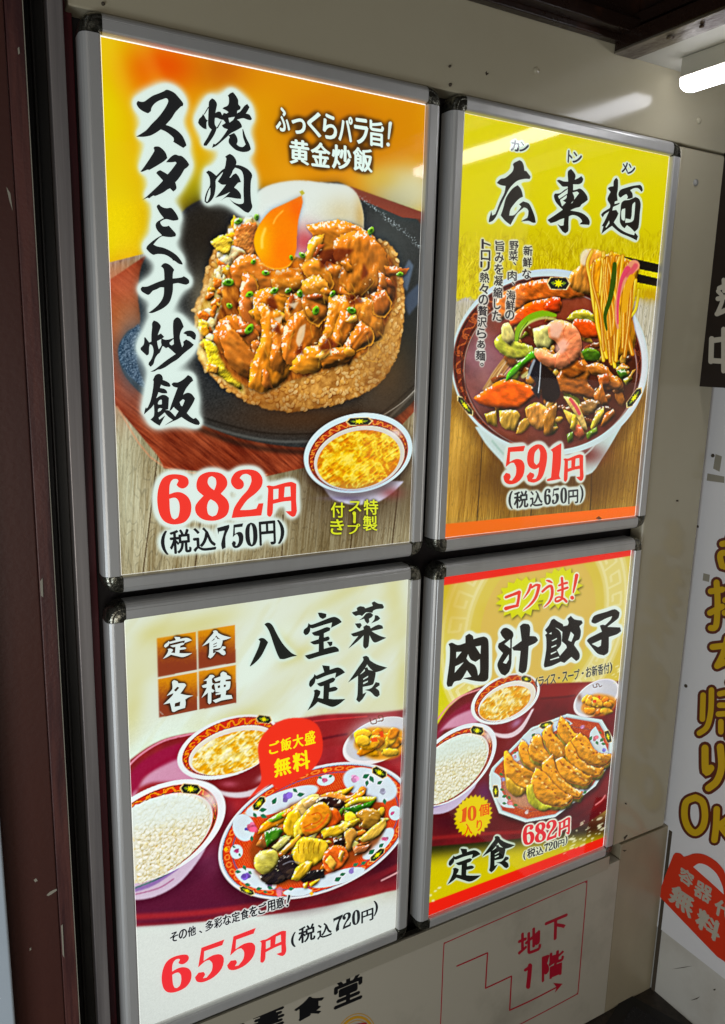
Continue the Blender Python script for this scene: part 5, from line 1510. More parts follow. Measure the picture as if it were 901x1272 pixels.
    for i, (a, ang) in enumerate(D):
        p = P(a)
        p = (p - p.mean(0)) * 1.12 + p.mean(0)
        S.lump(p + (0.5, 4.5), (176, 160, 40), 3, 2.2, .5, 4, 90, 2, warp=.6, seed=i + 3, shadow=.7)
        S.lump(p, (222, 150, 26), 2.6, 2.4, .9, 2.8, ang, 1.8, warp=1.3, seed=i + 13, spec=.9, shadow=.5, edge=(190, 92, 6))
        c = p.mean(0)
        for j in range(12):
            t = (j - 5.5) / 5.6
            x, y = c[0] + t * (np.ptp(p[:, 0])) * .36, c[1] + t * np.ptp(p[:, 1]) * .33
            S.fillp(blob_pts(x + r.uniform(-2, 2), y + r.uniform(-2, 2), r.uniform(1.2, 2.6), r.uniform(.8, 1.4), ang, 6, .3, r), r.choice([(240, 214, 130), (246, 226, 150), (160, 70, 6), (126, 50, 6)]), .6, alpha=.75)
    S.lump("654,976 662,974 664,988 674,998 688,1002 676,1008 662,1002 655,992", (176, 176, 40), 2.4, 2.4, .8, 3, 80, 2, seed=3)
    S.lump("628,962 640,974 652,980 650,988 640,990 630,980", (190, 150, 30), 2.4, 2.4, .8, 3, 80, 2, seed=5)
    S.grade(sm(S.Y, 835, 850))
    # red bands
    t = Y - (716.5 - (X - 552) * .146)
    S.all(1 - sm(t - (10.5 - (X - 552) * .012), -.7, .7), (232, 32, 14))
    yb = 1138 - (X - 530.5) * .3935
    S.all(sm(Y - (yb - 15.5 + (X - 530) * .018), -.7, .7), (236, 32, 14))
    for i in range(46):
        x, y = r.uniform(700, 750), 0
        y = 1052 - (x - 700) * .55 + r.gauss(0, 9)
        S.fillp(blob_pts(x, y, r.uniform(.8, 4.5), r.uniform(.5, 1.4), -28, 6, .3, r), (232, 232, 190), .5, alpha=.85)
    for i in range(14):
        S.fillp(blob_pts(r.uniform(752, 772), r.uniform(818, 848), r.uniform(.8, 4), r.uniform(.5, 1.2), -28, 6, .3, r), (236, 236, 190), .5, alpha=.8)
    for x, y in ((535, 1112), (541, 1107), (538, 1119), (546, 1103)):
        S.fillp(blob_pts(x, y, 2.4, 1.2, -20, 6, .3, r), (236, 236, 180), .5)
    # bursts
    for (cx, cy, rx, ry, n, ro) in ((648, 742, 34, 27, 17, -5), (694, 730, 31, 27, 17, 4)):
        pts = []
        for i in range(2 * n):
            q = (1.0 + .06 * math.sin(i * 3.1)) if i % 2 == 0 else .76
            a = math.pi * i / n + .1
            pts.append((cx + rx * q * math.cos(a), cy + ry * q * math.sin(a) - (q * rx * math.cos(a)) * .18))
        pts = np.array(pts)
        sl, m = S.poly(pts + (1, 1.5), 1.6, smooth=False, pad=5)
        S.put(sl, m * .8, (60, 56, 10))
        S.fillp(pts, (214, 216, 0), .35, smooth=False)
    s = 7.508
    L = lambda lst: strokes(610, 700, s, lst)
    ko = L([("140,315 205,290 265,268", [26, 26, 34]), ("265,268 258,330 245,395", [30, 26, 26]), ("140,420 190,405 250,392", [36, 28, 24]),
            ("372,200 350,260 303,330", [26, 22, 6]), ("380,225 420,200 448,205", [18, 22, 30]), ("450,205 420,310 370,380 303,438", [30, 28, 20, 6]),
            ("520,158 545,165 570,178", [14, 24, 14]), ("480,262 530,218 565,215 572,280 550,350 495,408", [22, 24, 28, 28, 22, 8]),
            ("635,205 670,190 710,180", [18, 20, 22]), ("625,255 670,240 715,225", [18, 20, 22]), ("662,135 668,240 662,330", [24, 24, 22]), ("662,330 630,350 605,352 605,325 640,312 680,330 705,355", [20, 22, 20, 16, 16, 22, 24]),
            ("800,110 785,190 768,270", [34, 26, 14]), ("757,318 759,320", [36, 36])])
    S.outline(ko, 2.4, (232, 236, 214))
    S.ink('burst_lettering', ko, (226, 52, 32))
    ti = [G(k_) for k_ in ('niku_fat', 'shiru', 'kou', 'ko')]
    for t_ in ti:
        S.outline(t_, 5.6, (224, 238, 228))
    S.ink('title_character', ti, (22, 16, 10))
    nt = row_text('(ライス・スープ・お新香付)', "665,842 761,822 761,835.5 665,854", .02, .03, .05, [.5] + [1] * 11 + [1, .5])
    S.halo(nt, 1.6, 1.6, (230, 230, 200), .6)
    S.ink('note_lettering', nt, (34, 44, 60))
    fd = []
    for k_, q in (('tei', P("50,215 430,215 430,622 50,622")), ('shoku', P("440,75 812,75 812,485 440,485"))):
        fd.append(to_quad(G(k_), q / 9.01 + (550, 1030)))
    fd = np.concatenate(fd)
    S.outline(fd, 2.8, (206, 226, 206))
    S.ink('footer_lettering', fd, (22, 24, 20))
    # ten piece badge
    cx, cy = 588, 1013.5
    pts = []
    for i in range(52):
        q = 1.0 if i % 2 == 0 else .86
        a = math.pi * i / 26
        pts.append((cx + 24.5 * q * math.cos(a), cy + 26.5 * q * math.sin(a) - 4 * q * math.cos(a)))
    S.fillp(pts, (230, 208, 0), .35, smooth=False)
    bt = np.concatenate([GQ('1', "571,1003.5 580,1002 580,1021 571,1022.5"), GQ('0', "581,1001.5 592,1000 592,1019 581,1020.5"), F('個', "595,1000 608,997 608,1012 595,1015", .02, .03), F('入', "576,1024 587,1021 587,1036 576,1039", .02, .03), F('り', "592,1019 599,1017 599,1031 592,1033", .02, .03)])
    S.ink('badge_lettering', bt, (226, 84, 10))
    s = 2.816
    q = lambda a: P(a) / s + (500, 880)
    price = np.concatenate([to_quad(G('6'), q("421,412 462,402 462,472 421,482")), to_quad(G('8'), q("463,404 503,394 503,463 463,473")), to_quad(G('2'), q("503,395 541,386 541,454 503,464")), to_quad(G('yen'), q("545,392 589,378 586,440 545,450"))])
    tax = np.concatenate([F('(', q("423,500 432,497 432,530 423,533"), .02, .03), F('税', q("436,492 466,483 466,517 436,526"), .022, .03), F('込', q("467,486 494,478 494,508 467,517"), .022, .03), to_quad(G('7'), q("496,474 511,469 511,500 496,504")), to_quad(G('2'), q("511,469 527,465 527,494 511,499")), to_quad(G('0'), q("528,464 543,460 543,489 528,493")), F('円', q("545,463 567,456 567,480 545,487"), .022, .03), F(')', q("569,446 578,443 578,474 569,479"), .02, .03)])
    S.outline(price, 2.4, (226, 234, 214))
    S.outline(tax, 1.9, (220, 226, 196))
    S.ink('price_lettering', price, (224, 30, 44))
    S.ink('tax_price_lettering', tax, (26, 30, 34))
    S.gap = (.0024, 0)
    return S


# ------------------------------------------------------------------ materials
def print_material(name, strength=1.0):
    m = bpy.data.materials.new(name)
    m.use_nodes = True
    nt = m.node_tree
    b = nt.nodes['Principled BSDF']
    a = nt.nodes.new('ShaderNodeAttribute')
    a.attribute_name = 'print'
    mu = nt.nodes.new('ShaderNodeVectorMath')
    mu.operation = 'SCALE'
    mu.inputs[3].default_value = 0.25
    nt.links.new(a.outputs['Color'], mu.inputs[0])
    nt.links.new(mu.outputs[0], b.inputs['Base Color'])
    nt.links.new(a.outputs['Color'], b.inputs['Emission Color'])
    b.inputs['Emission Strength'].default_value = strength
    b.inputs['Roughness'].default_value = 0.6
    b.inputs['Specular IOR Level'].default_value = 0.1
    return m


def ink_material(name, col, strength=1.0):
    m = material(name, np.asarray(col) * 0.5, 0.6, spec=0.1)
    b = m.node_tree.nodes['Principled BSDF']
    b.inputs['Emission Color'].default_value = (*lin(col), 1)
    b.inputs['Emission Strength'].default_value = strength
    return m


def pane_material():
    m = bpy.data.materials.new('clear_acrylic')
    m.use_nodes = True
    nt = m.node_tree
    nt.nodes.remove(nt.nodes['Principled BSDF'])
    out = nt.nodes['Material Output']
    tr = nt.nodes.new('ShaderNodeBsdfTransparent')
    gl = nt.nodes.new('ShaderNodeBsdfGlossy')
    gl.inputs['Roughness'].default_value = 0.045
    fr = nt.nodes.new('ShaderNodeFresnel')
    fr.inputs['IOR'].default_value = 1.49
    tc = nt.nodes.new('ShaderNodeTexCoord')
    n = nt.nodes.new('ShaderNodeTexNoise')
    n.inputs['Scale'].default_value = 3.0
    bp = nt.nodes.new('ShaderNodeBump')
    bp.inputs['Strength'].default_value = 0.25
    bp.inputs['Distance'].default_value = 0.004
    nt.links.new(tc.outputs['Object'], n.inputs['Vector'])
    nt.links.new(n.outputs[0], bp.inputs['Height'])
    nt.links.new(bp.outputs[0], gl.inputs['Normal'])
    mx = nt.nodes.new('ShaderNodeMixShader')
    two = nt.nodes.new('ShaderNodeMath')          # both faces of the sheet reflect
    two.operation = 'MULTIPLY'
    two.use_clamp = True
    two.inputs[1].default_value = 1.85
    nt.links.new(fr.outputs[0], two.inputs[0])
    nt.links.new(two.outputs[0], mx.inputs[0])
    nt.links.new(tr.outputs[0], mx.inputs[1])
    nt.links.new(gl.outputs[0], mx.inputs[2])
    nt.links.new(mx.outputs[0], out.inputs[0])
    return m


M = {}
M['rail'] = material('satin_aluminium', (204, 203, 200), 0.40, 0.45, noise=(14, (1, 1, .15), (190, 188, 184), .35, .75, .04), bump=(900, .03))
M['cap'] = material('worn_corner_cap', (136, 134, 122), 0.24, 0.9, noise=(160, (1, 1, 1), (60, 60, 50), .42, .62, .14), bump=(300, .35))
M['housing'] = material('black_housing', (22, 21, 22), 0.5)
M['diffuser'] = material('backlight_diffuser', (200, 200, 200), 0.5, emit=((255, 255, 250), 1.15))
M['pane'] = pane_material()
M['print'] = print_material('backlit_print')
M['wall'] = material('wall_laminate', (182, 174, 150), 0.15, noise=(1.6, (1, 1, 1), (172, 162, 136), .2, .8, 0), bump=(60, .03))
M['wall_low'] = material('lower_wall_laminate', (168, 154, 126), 0.34, noise=(4, (1, 1, .5), (136, 126, 106), .3, .85, .03), bump=(60, .08))
M['backing'] = material('dark_recess', (26, 18, 20), 0.6)
M['board'] = material('signboard_white', (180, 172, 154), 0.4, noise=(4, (1, 1, 1), (140, 132, 116), .5, .85, .06), bump=(120, .05))
M['lip'] = material('board_lip', (176, 168, 148), 0.35, 0.2)
M['takeout'] = material('takeout_board', (228, 226, 226), 0.42, noise=(9, (1, 1, 1), (200, 194, 186), .62, .95, .02), bump=(200, .04))
M['sidewall'] = material('side_wall_paint', (204, 200, 190), 0.5, noise=(5, (1, 1, 1), (178, 170, 156), .45, .85, .04), bump=(90, .12))
M['crimson'] = material('crimson_print', (176, 16, 42), 0.45)
M['black'] = material('black_print', (16, 16, 18), 0.45)
M['yellow'] = material('mustard_print', (214, 172, 6), 0.45)
M['brown'] = material('brown_print', (92, 30, 8), 0.45)
M['tag'] = material('orange_red_print', (222, 50, 14), 0.45)
M['gold'] = material('gold_print', (206, 150, 30), 0.45)
M['menu_brown'] = material('menu_sign_print', (24, 11, 7), 0.35, noise=(6, (1, 1, .25), (96, 44, 20), .58, .78, .05))
M['offwhite'] = material('offwhite_print', (186, 178, 160), 0.5)
M['column'] = material('maroon_steel', (76, 43, 35), 0.38, noise=(9, (1, 1, .2), (66, 34, 28), .3, .75, .05), bump=(140, .12))
M['edge'] = material('worn_maroon_edge', (94, 56, 50), 0.42, noise=(70, (1, 1, .06), (60, 30, 30), .4, .6, .08), bump=(200, .2))
M['channel'] = material('black_channel', (26, 25, 22), 0.42, noise=(30, (1, 1, .1), (52, 48, 40), .5, .8, .1))
M['alu'] = material('brushed_strip', (176, 168, 164), 0.36, 0.5, noise=(40, (1, 1, .03), (110, 104, 104), .35, .7, .08))
M['maroon'] = material('maroon_board', (104, 26, 38), 0.5, noise=(40, (1, 1, .05), (60, 16, 24), .4, .6, .05))
M['jamb'] = material('pale_jamb', (176, 186, 194), 0.45)
M['floor'] = material('floor_vinyl', (52, 42, 32), 0.5, noise=(40, (1, 1, 1), (30, 24, 19), .4, .7, .1), bump=(200, .3))
M['mat'] = material('door_mat_pile', (20, 19, 20), 0.9, noise=(240, (1, 1, 1), (66, 62, 60), .56, .68, 0), bump=(500, 1))
M['mat_edge'] = material('door_mat_rubber', (10, 9, 9), 0.6)
M['ceiling'] = material('ceiling_board', (190, 188, 178), 0.5, noise=(3, (1, 1, 1), (170, 166, 154), .4, .8, .04))
M['beam'] = material('dark_brown_beam', (34, 20, 13), 0.3, noise=(16, (1, 1, 1), (66, 36, 18), .55, .8, .1), bump=(80, .3))
M['rust'] = material('rusty_angle_steel', (120, 112, 100), 0.4, 0.5, noise=(26, (1, .3, 1), (60, 32, 16), .44, .62, .12), bump=(140, .5))
M['fixture'] = material('lamp_fixture_paint', (176, 172, 158), 0.4)
M['tube'] = material('lit_tube', (255, 255, 255), 0.4, emit=((244, 246, 255), 7.5))
M['plug'] = material('wall_plug_plastic', (150, 148, 142), 0.4)
M['dirt'] = material('dirt_mark', (70, 60, 46), 0.8)
M['tape'] = material('old_tape', (150, 144, 128), 0.5)


def merged(tris):
    """one flat outline out of overlapping strokes"""
    from mathutils.geometry import delaunay_2d_cdt
    from mathutils import Vector
    v = [Vector((float(a), float(b))) for a, b in tris.reshape(-1, 2)]
    f = [(3 * i, 3 * i + 1, 3 * i + 2) for i in range(len(tris))]
    ar = (tris[:, 1, 0] - tris[:, 0, 0]) * (tris[:, 2, 1] - tris[:, 0, 1]) - (tris[:, 1, 1] - tris[:, 0, 1]) * (tris[:, 2, 0] - tris[:, 0, 0])
    f = [(a, c, b) if ar[i] < 0 else (a, b, c) for i, (a, b, c) in enumerate(f) if abs(ar[i]) > 1e-5]
    r = delaunay_2d_cdt(v, [], f, 1, 1e-4)
    p = np.array([tuple(q_) for q_ in r[0]])
    return p[np.array([t_ for t_, o_ in zip(r[2], r[5]) if len(o_)])]


def tri_mesh(name, tris, axis, val, mat, parent=None, kind=None):
    if parent is None or not parent.name.startswith('poster'):
        tris = merged(tris)
    p = wp(tris.reshape(-1, 2), axis, val)
    n = len(p) // 3
    me = bpy.data.meshes.new(name)
    me.vertices.add(len(p))
    # keep every face turned to the viewer's side of its plane
    q = p.reshape(-1, 3, 3).copy()
    nr = np.cross(q[:, 1] - q[:, 0], q[:, 2] - q[:, 0])[:, axis]
    fl = nr > 0
    q[fl] = q[fl][:, ::-1]
    me.vertices.foreach_set('co', q.reshape(-1).astype(np.float32))
    me.loops.add(n * 3)
    me.loops.foreach_set('vertex_index', np.arange(n * 3, dtype=np.int32))
    me.polygons.add(n)
    me.polygons.foreach_set('loop_start', np.arange(0, n * 3, 3, dtype=np.int32))
    me.polygons.foreach_set('loop_total', np.full(n, 3, np.int32))
    me.update(calc_edges=True)
    me.materials.append(mat)
    o = bpy.data.objects.new(name, me)
    COL.objects.link(o)
    if parent is not None:
        o.parent = parent
        o.matrix_parent_inverse = parent.matrix_world.inverted()
    return o


def sheet_mesh(S, name, parent):
    h, w_ = S.h, S.w
    me = bpy.data.meshes.new(name)
    me.vertices.add(h * w_)
    xs, zs = S.xs.copy(), S.zs.copy()
    gx, gz = getattr(S, 'gap', (0, 0))       # the sheet stops short of the frame here and bare light shows
    xs[:, -1] -= gx
    zs[0, :] -= gz
    co = np.stack([xs, np.zeros_like(xs), zs], -1).reshape(-1)
    me.vertices.foreach_set('co', co.astype(np.float32))
    i = np.arange(h * w_).reshape(h, w_)
    q = np.stack([i[1:, :-1], i[1:, 1:], i[:-1, 1:], i[:-1, :-1]], -1).reshape(-1, 4)
    n = len(q)
    me.loops.add(n * 4)
    me.loops.foreach_set('vertex_index', q.reshape(-1).astype(np.int32))
    me.polygons.add(n)
    me.polygons.foreach_set('loop_start', np.arange(0, n * 4, 4, dtype=np.int32))
    me.polygons.foreach_set('loop_total', np.full(n, 4, np.int32))
    me.update(calc_edges=True)
    at = me.color_attributes.new('print', 'FLOAT_COLOR', 'POINT')
    c = np.ones((h * w_, 4), np.float32)
    c[:, :3] = lin(np.clip(S.img, 0, 255)).reshape(-1, 3)
    at.data.foreach_set('color', c.reshape(-1))
    me.materials.append(M['print'])
    o = bpy.data.objects.new(name, me)
    COL.objects.link(o)
    o.parent = parent
    o.matrix_parent_inverse = parent.matrix_world.inverted()
    return o


# ------------------------------------------------------------------ the setting
Z = lambda z: z + FLOOR
YW = 0.006
CEIL = Z(0.864)
wall = box('wall', (-0.40, 0.045, 0.0), (1.33, 0.06, Z(1.05)), M['backing'], kind='structure')
xe = 1.285
x_seam = float(wp((770.5, 1060), 1, YW)[0][0])
z_seam = float(wp((822, 1029), 1, YW)[0][2])
box('wall_panel', (-0.037, YW, Z(0.7395)), (xe + .02, .044, CEIL + .02), M['wall'], wall, .0022)
side = box('wall_panel', (1.1015, YW + .0004, z_seam + .0012), (xe, .044, Z(0.7372)), M['wall'], wall, .009)
box('wall_panel', (x_seam + .001, YW + .0002, 0.0), (1.2985, .044, z_seam - .0012), M['wall_low'], wall, .0015)
side_wall = box('side_wall', (1.3015, 0.044, 0.0), (1.36, -1.6, Z(1.05)), M['sidewall'], kind='structure')
box('joint_strip', (1.2975, .003, 0.0), (1.3013, -.006, z_seam - .01), M['dirt'], wall)
box('floor', (-2.5, 0.05, -0.02), (1.36, -3.2, 0.0), M['floor'], kind='structure')
# ceiling: white boards right of the opening, dark well left of it
xo = float(wp((779, 75), 2, CEIL)[0][0])
xi = float(wp((901, 8), 2, CEIL)[0][0])
ceil = box('ceiling', (xo, .006, CEIL), (1.36, -1.9, CEIL + .02), M['ceiling'], kind='structure')
well = box('ceiling_well', (-1.2, .005, CEIL + .17), (xo, -1.9, CEIL + .19), M['beam'], kind='structure')
box('well_side', (xo - .012, .005, CEIL + .004), (xo, -1.9, CEIL + .169), M['beam'], well)
box('well_back', (-1.2, .005, CEIL + .012), (xo - .013, -.012, CEIL + .168), M['beam'], well, .002)
box('ledge', (-1.2, -.013, CEIL + .022), (xo - .030, -.034, CEIL + .045), M['beam'], well, .002)
box('ledge', (xo - .030, -.013, CEIL + .040), (xo - .0125, -1.9, CEIL + .060), M['beam'], well, .002)
ang = box('angle_flange', (xi, .004, CEIL - .0035), (xo, -1.9, CEIL + .0005), M['rust'], well, .0008)
box('angle_web', (xi, .003, CEIL + .0008), (xi + .004, -1.9, CEIL + .026), M['beam'], well, .0008)
for k, (a, b) in enumerate(((-.10, .010), (-.16, .007), (-.235, .012), (-.30, .008), (-.31, .006))):
    box('bolt_head', (xi + .012 + .006 * (k % 2), a, CEIL - .0085), (xi + .012 + .006 * (k % 2) + b, a - b, CEIL - .0037), M['rust'], well, .002)
# the steel post, channel and trims at the left edge
row = 660.0
X_ = lambda px, y, r=row: float(wp((px, r), 1, y)[0][0])
TOP = Z(1.0)
post = box('steel_post', (-0.75, -.030, 0.0), (X_(44.3, -.030), .044, TOP), M['column'], bevel=.002)
post['label'] = 'dark maroon painted steel post with scratches at the left edge of the menu panels'
post['category'] = 'post'
box('edge_strip', (X_(44.3, -.030) + .0006, -.029, 0.0), (X_(65, -.029), .044, TOP), M['edge'], post, .0015)
xs_ = X_(65, -.029)
box('worn_edge', (xs_ - .0004, -.0302, 0.0), (xs_ + .0005, -.0291, TOP), M['tape'], post)
for k, pts in enumerate(("58,1112 62,1108 70,1104 71,1106 64,1111 60,1113", "42,1093 45,1091 47,1094 44,1096", "8,232 13,240 16,262 12,250", "76,1150 78,1148 80,1190 78,1186", "37,1178 39,1177 39,1180 37,1181", "50,722 53,718 54,742 51,740", "22,60 24,58 25,66 23,68")):
    tri_mesh('paint_chip', fill([P(pts)]), 1, -.0304, M['tape'], post)
ch = box('door_channel', (X_(65, -.029) + .001, .018, 0.0), (X_(91.5, 0.0), .044, TOP), M['channel'], bevel=.002)
ch['label'] = 'black vertical steel channel between the maroon post and the silver strip'
ch['category'] = 'channel'
box('rib', (X_(72, .008), .006, 0.0), (X_(76, .008), .0178, TOP), M['channel'], ch, .002)
st = box('metal_strip', (X_(91.5, -.004), -.004, 0.0), (X_(109, -.004), .044, TOP), M['alu'], bevel=.0015)
st['label'] = 'silver brushed metal strip standing left of the menu light panels'
st['category'] = 'trim strip'
box('maroon_backing', (X_(109, .0) + .001, .030, 0.0), (-.0285, .044, TOP), M['maroon'], wall, .001)
jx = float(wp((12, 1172), 1, -.06)[0][0])
jb = box('door_jamb', (jx - .11, -.060, 0.0), (jx, -.0312, Z(1.0)), M['jamb'], bevel=.004)
jb['label'] = 'pale blue grey jamb at the lower left corner beside the maroon post'
jb['category'] = 'door jamb'

# ------------------------------------------------------------------ fluorescent lamp on the ceiling
pa = wp((847, 71), 2, CEIL)[0]
fx, fy = float(pa[0]), float(pa[1])
zb = float(wp((846, 96), 0, fx)[0][2])
zt = float(wp((854, 114), 0, fx + .010)[0][2])
lamp = empty('ceiling_lamp', (fx + .045, fy - .40, CEIL), 'lit white fluorescent batten lamp on the white ceiling at the top right', 'ceiling lamp')
box('lamp_body', (fx, fy, zb), (fx + .046, fy - .80, CEIL - .0005), M['fixture'], lamp, .002)
# rounded light cover
cv, cf = [], []
NS = 12
for j, yy in enumerate((fy + .001, fy - .004, fy - .012, fy - .788, fy - .796, fy - .801)):
    kx = (.93, .985, 1, 1, .985, .93)[j]
    for i in range(NS + 1):
        a = math.pi * i / NS
        cv.append((fx + .023 - .0225 * kx * math.cos(a), yy, zb - .0006 - (zb - zt) * .85 * kx * math.sin(a) ** .5))
for j in range(5):
    for i in range(NS):
        p0 = j * (NS + 1) + i
        cf.append((p0, p0 + 1, p0 + NS + 2, p0 + NS + 1))
cf.append(tuple(range(NS, -1, -1)))
cf.append(tuple(range(5 * (NS + 1), 6 * (NS + 1))))
link('lamp_cover', cv, cf, M['tube'], lamp, smooth=True)

# ------------------------------------------------------------------ the four back-lit menu panels
PROF = [(0.0004, .0002), (0.0020, -.0070), (0.0032, -.0088), (0.0050, -.0094), (0.0165, -.0094), (0.0172, -.0086), (0.0178, -.0090), (0.0205, -.0082), (0.0235, -.0060), (0.0258, -.0020), (0.0268, .0030), (0.0268, .0220)]


def light_panel(S, label, name='menu_light_panel'):
    x0, x1, z0, z1 = S.x0, S.x1, S.z0, S.z1
    e = empty(name, ((x0 + x1) / 2, .022, z0 - .027), label, 'lit menu panel', 'back-lit menu panels on the wall')
    n = len(PROF)
    for (ax_, a, b) in (('t', x0, x1), ('b', x0, x1), ('l', z0, z1), ('r', z0, z1)):
        vs, fs = [], []
        for t in (a + .0006, b - .0006):
            for d, y in PROF:
                vs.append({'t': (t, y, z1 + d), 'b': (t, y, z0 - d), 'l': (x0 - d, y, t), 'r': (x1 + d, y, t)}[ax_])
        for i in range(n - 1):
            f = (i, i + 1, n + i + 1, n + i)
            fs.append(f if ax_ in 'tl' else f[::-1])
        fs += [tuple(range(n)), tuple(range(2 * n - 1, n - 1, -1))]
        o = link('frame_rail', vs, fs, M['rail'], e)
        fix_normals(o)
    for (cx, cz, a0) in ((x0, z1, 90), (x1, z1, 0), (x1, z0, 270), (x0, z0, 180)):
        vs, fs = [], []
        K = 10
        prof = [(max(d, .0006) + (.0005 if d > .003 else 0), y - (.0004 if y < 0 else 0)) for d, y in PROF]
        for k in range(K + 1):
            a = math.radians(a0 + 90 * k / K)
            # squarish rounding: plan outline between a circle and a square
            ca, sa = math.cos(a), math.sin(a)
            sq = 1 / max(abs(ca), abs(sa))
            for d, y in prof:
                q = 1 + (sq - 1) * .18
                vs.append((cx + d * q * ca, y, cz + d * q * sa))
        m_ = len(prof)
        for k in range(K):
            for i in range(m_ - 1):
                fs.append((k * m_ + i, k * m_ + i + 1, (k + 1) * m_ + i + 1, (k + 1) * m_ + i))
        o = link('corner_cap', vs, fs, M['cap'], e, smooth=True)
        fix_normals(o)
    box('housing', (x0 - .010, .004, z0 - .010), (x1 + .010, .0215, z1 + .010), M['housing'], e)
    link('light_guide', [(x0 - .0012, .0012, z0 - .0012), (x1 + .0012, .0012, z0 - .0012), (x1 + .0012, .0012, z1 + .0012), (x0 - .0012, .0012, z1 + .0012)], [(0, 1, 2, 3)], M['diffuser'], e)
    po = sheet_mesh(S, 'poster', e)
    for i, (nm, t, col) in enumerate(S.letters):
        tri_mesh(nm, t, 1, -.0003 - .00003 * i, ink(col), po)
    link('cover_pane', [(x0 + .0004, -.0030, z0 + .0004), (x1 - .0004, -.0030, z0 + .0004), (x1 - .0004, -.0030, z1 - .0004), (x0 + .0004, -.0030, z1 - .0004)], [(0, 1, 2, 3)], M['pane'], e)
    return e


_ink = {}


def ink(col):
    k = tuple(col)
    if k not in _ink:
        _ink[k] = ink_material('print_ink', col)
    return _ink[k]


def fix_normals(o):
    import bmesh
    bm = bmesh.new()
    bm.from_mesh(o.data)
    bmesh.ops.recalc_face_normals(bm, faces=bm.faces[:])
    bm.to_mesh(o.data)
    bm.free()


light_panel(paint_stamina(), 'lit menu panel with orange poster of fried rice on a black iron plate, 682 yen')
light_panel(paint_noodle(), 'lit menu panel with bright yellow poster of a noodle bowl, 591 yen')
light_panel(paint_happosai(), 'lit menu panel with white poster of a stir fry set meal, 655 yen')
light_panel(paint_gyoza(), 'lit menu panel with red banded poster of a fried dumpling set, 682 yen')

# ------------------------------------------------------------------ the signboard under the panels
z_lip0 = float(wp((755, 1079), 1, 0)[0][2])
x_bd = float(wp((755.5, 1075), 1, 0)[0][0])
sb = empty('direction_sign', (.5, .03, 0.02), 'white signboard below the lit panels with black shop lettering and a red stair arrow', 'signboard')
box('board', (-.026, .0035, 0.004), (x_seam - .0015, .044, z_lip0 + .006), M['board'], sb, .001)
box('top_rail', (-.026, -.003, z_lip0), (x_bd, .0032, Z(-.812)), M['lip'], sb, .0012)
YB = .0032
s = 3.465
q = lambda a: P(a) / s + (500, 1040)
K1 = [GQ] and None
t = np.concatenate([F('地', q("497,418 598,376 598,484 497,524"), .022, .01), F('下', q("613,368 712,326 706,420 613,462"), .026, .01), stroke(q('550,552 546,600 541,644'), 5.2), stroke(q('548,556 538,566 529,572'), 3.6), F('階', q("600,512 698,476 692,588 600,626"), .02, .01)])
tri_mesh('route_lettering', t, 1, YB, M['crimson'], sb)
ln = [stroke(q("160,900 168,720 178,480 186,456 205,446 480,325 770,198 788,197 794,206 776,430 757,655 752,672 736,684 600,757 420,850"), 1.1), stroke(q("235,555 300,527 366,498"), 1.5), stroke(q("367,498 362,575 358,650"), 1.5), stroke(q("358,650 415,624 470,598"), 1.5), stroke(q("470,598 466,670 462,745"), 1.5), stroke(q("462,745 560,700 670,643"), 1.5)]
ln.append(fill([q("690,631 650,628 664,646 656,670")]))
tri_mesh('route_frame', ln[0], 1, YB, M['crimson'], sb)
tri_mesh('route_arrow', np.concatenate(ln[1:]), 1, YB - .0002, M['crimson'], sb)
s5 = 3.337
q5 = lambda a: P(a) / s5 + (250, 1180)
t = np.concatenate([F('堂', q5("550,138 670,88 668,200 550,250"), .028, .012), F('食', q5("385,220 512,168 510,256 385,306"), .028, .012), F('華', q5("210,270 345,224 345,318 210,368"), .028, .012), F('中', q5("60,330 180,282 180,385 60,432"), .028, .012)])
tri_mesh('shop_lettering', t, 1, YB, M['black'], sb)
c = q5("640,366")[0]
ring = [stroke([(c[0] + 25 * k * math.cos(a), c[1] + 30 * k * math.sin(a) - 5 * k * math.cos(a)) for a in np.linspace(0, 2 * math.pi, 33)], wd) for k, wd in ((1.0, 1.0), (.86, 3.2), (.72, .9))]
tri_mesh('emblem_ring', np.concatenate(ring), 1, YB, M['gold'], sb)
tri_mesh('emblem_mark', np.concatenate([stroke([c + (-12, -12), c + (0, -15), c + (12, -17)], 5), stroke([c + (-14, -3), c + (0, -6), c + (14, -9)], 4)]), 1, YB - .0002, M['crimson'], sb)

# ------------------------------------------------------------------ signs on the side wall
XT = 1.2985
to = empty('takeout_sign', (XT, -.3, .2), 'white takeout board with large yellow characters outlined in brown on the side wall', 'sign')
z_to = float(wp((851, 1178), 0, XT)[0][2])
y_to = float(wp((879, 490), 0, XT)[0][1])
box('board', (XT, min(y_to, .030), z_to), (1.3012, -.62, Z(.30)), M['takeout'], to, .0008)


def s7(lst):      # traced in the window (740, 560) at scale 3.18
    return lst


def A(lst, wd_b, wd_y, x0, y0, sc):
    b = np.concatenate([stroke(P(a) / sc + (x0, y0), wd_b / sc) for a in lst])
    y = np.concatenate([stroke(P(a) / sc + (x0, y0), wd_y / sc) for a in lst])
    return b, y


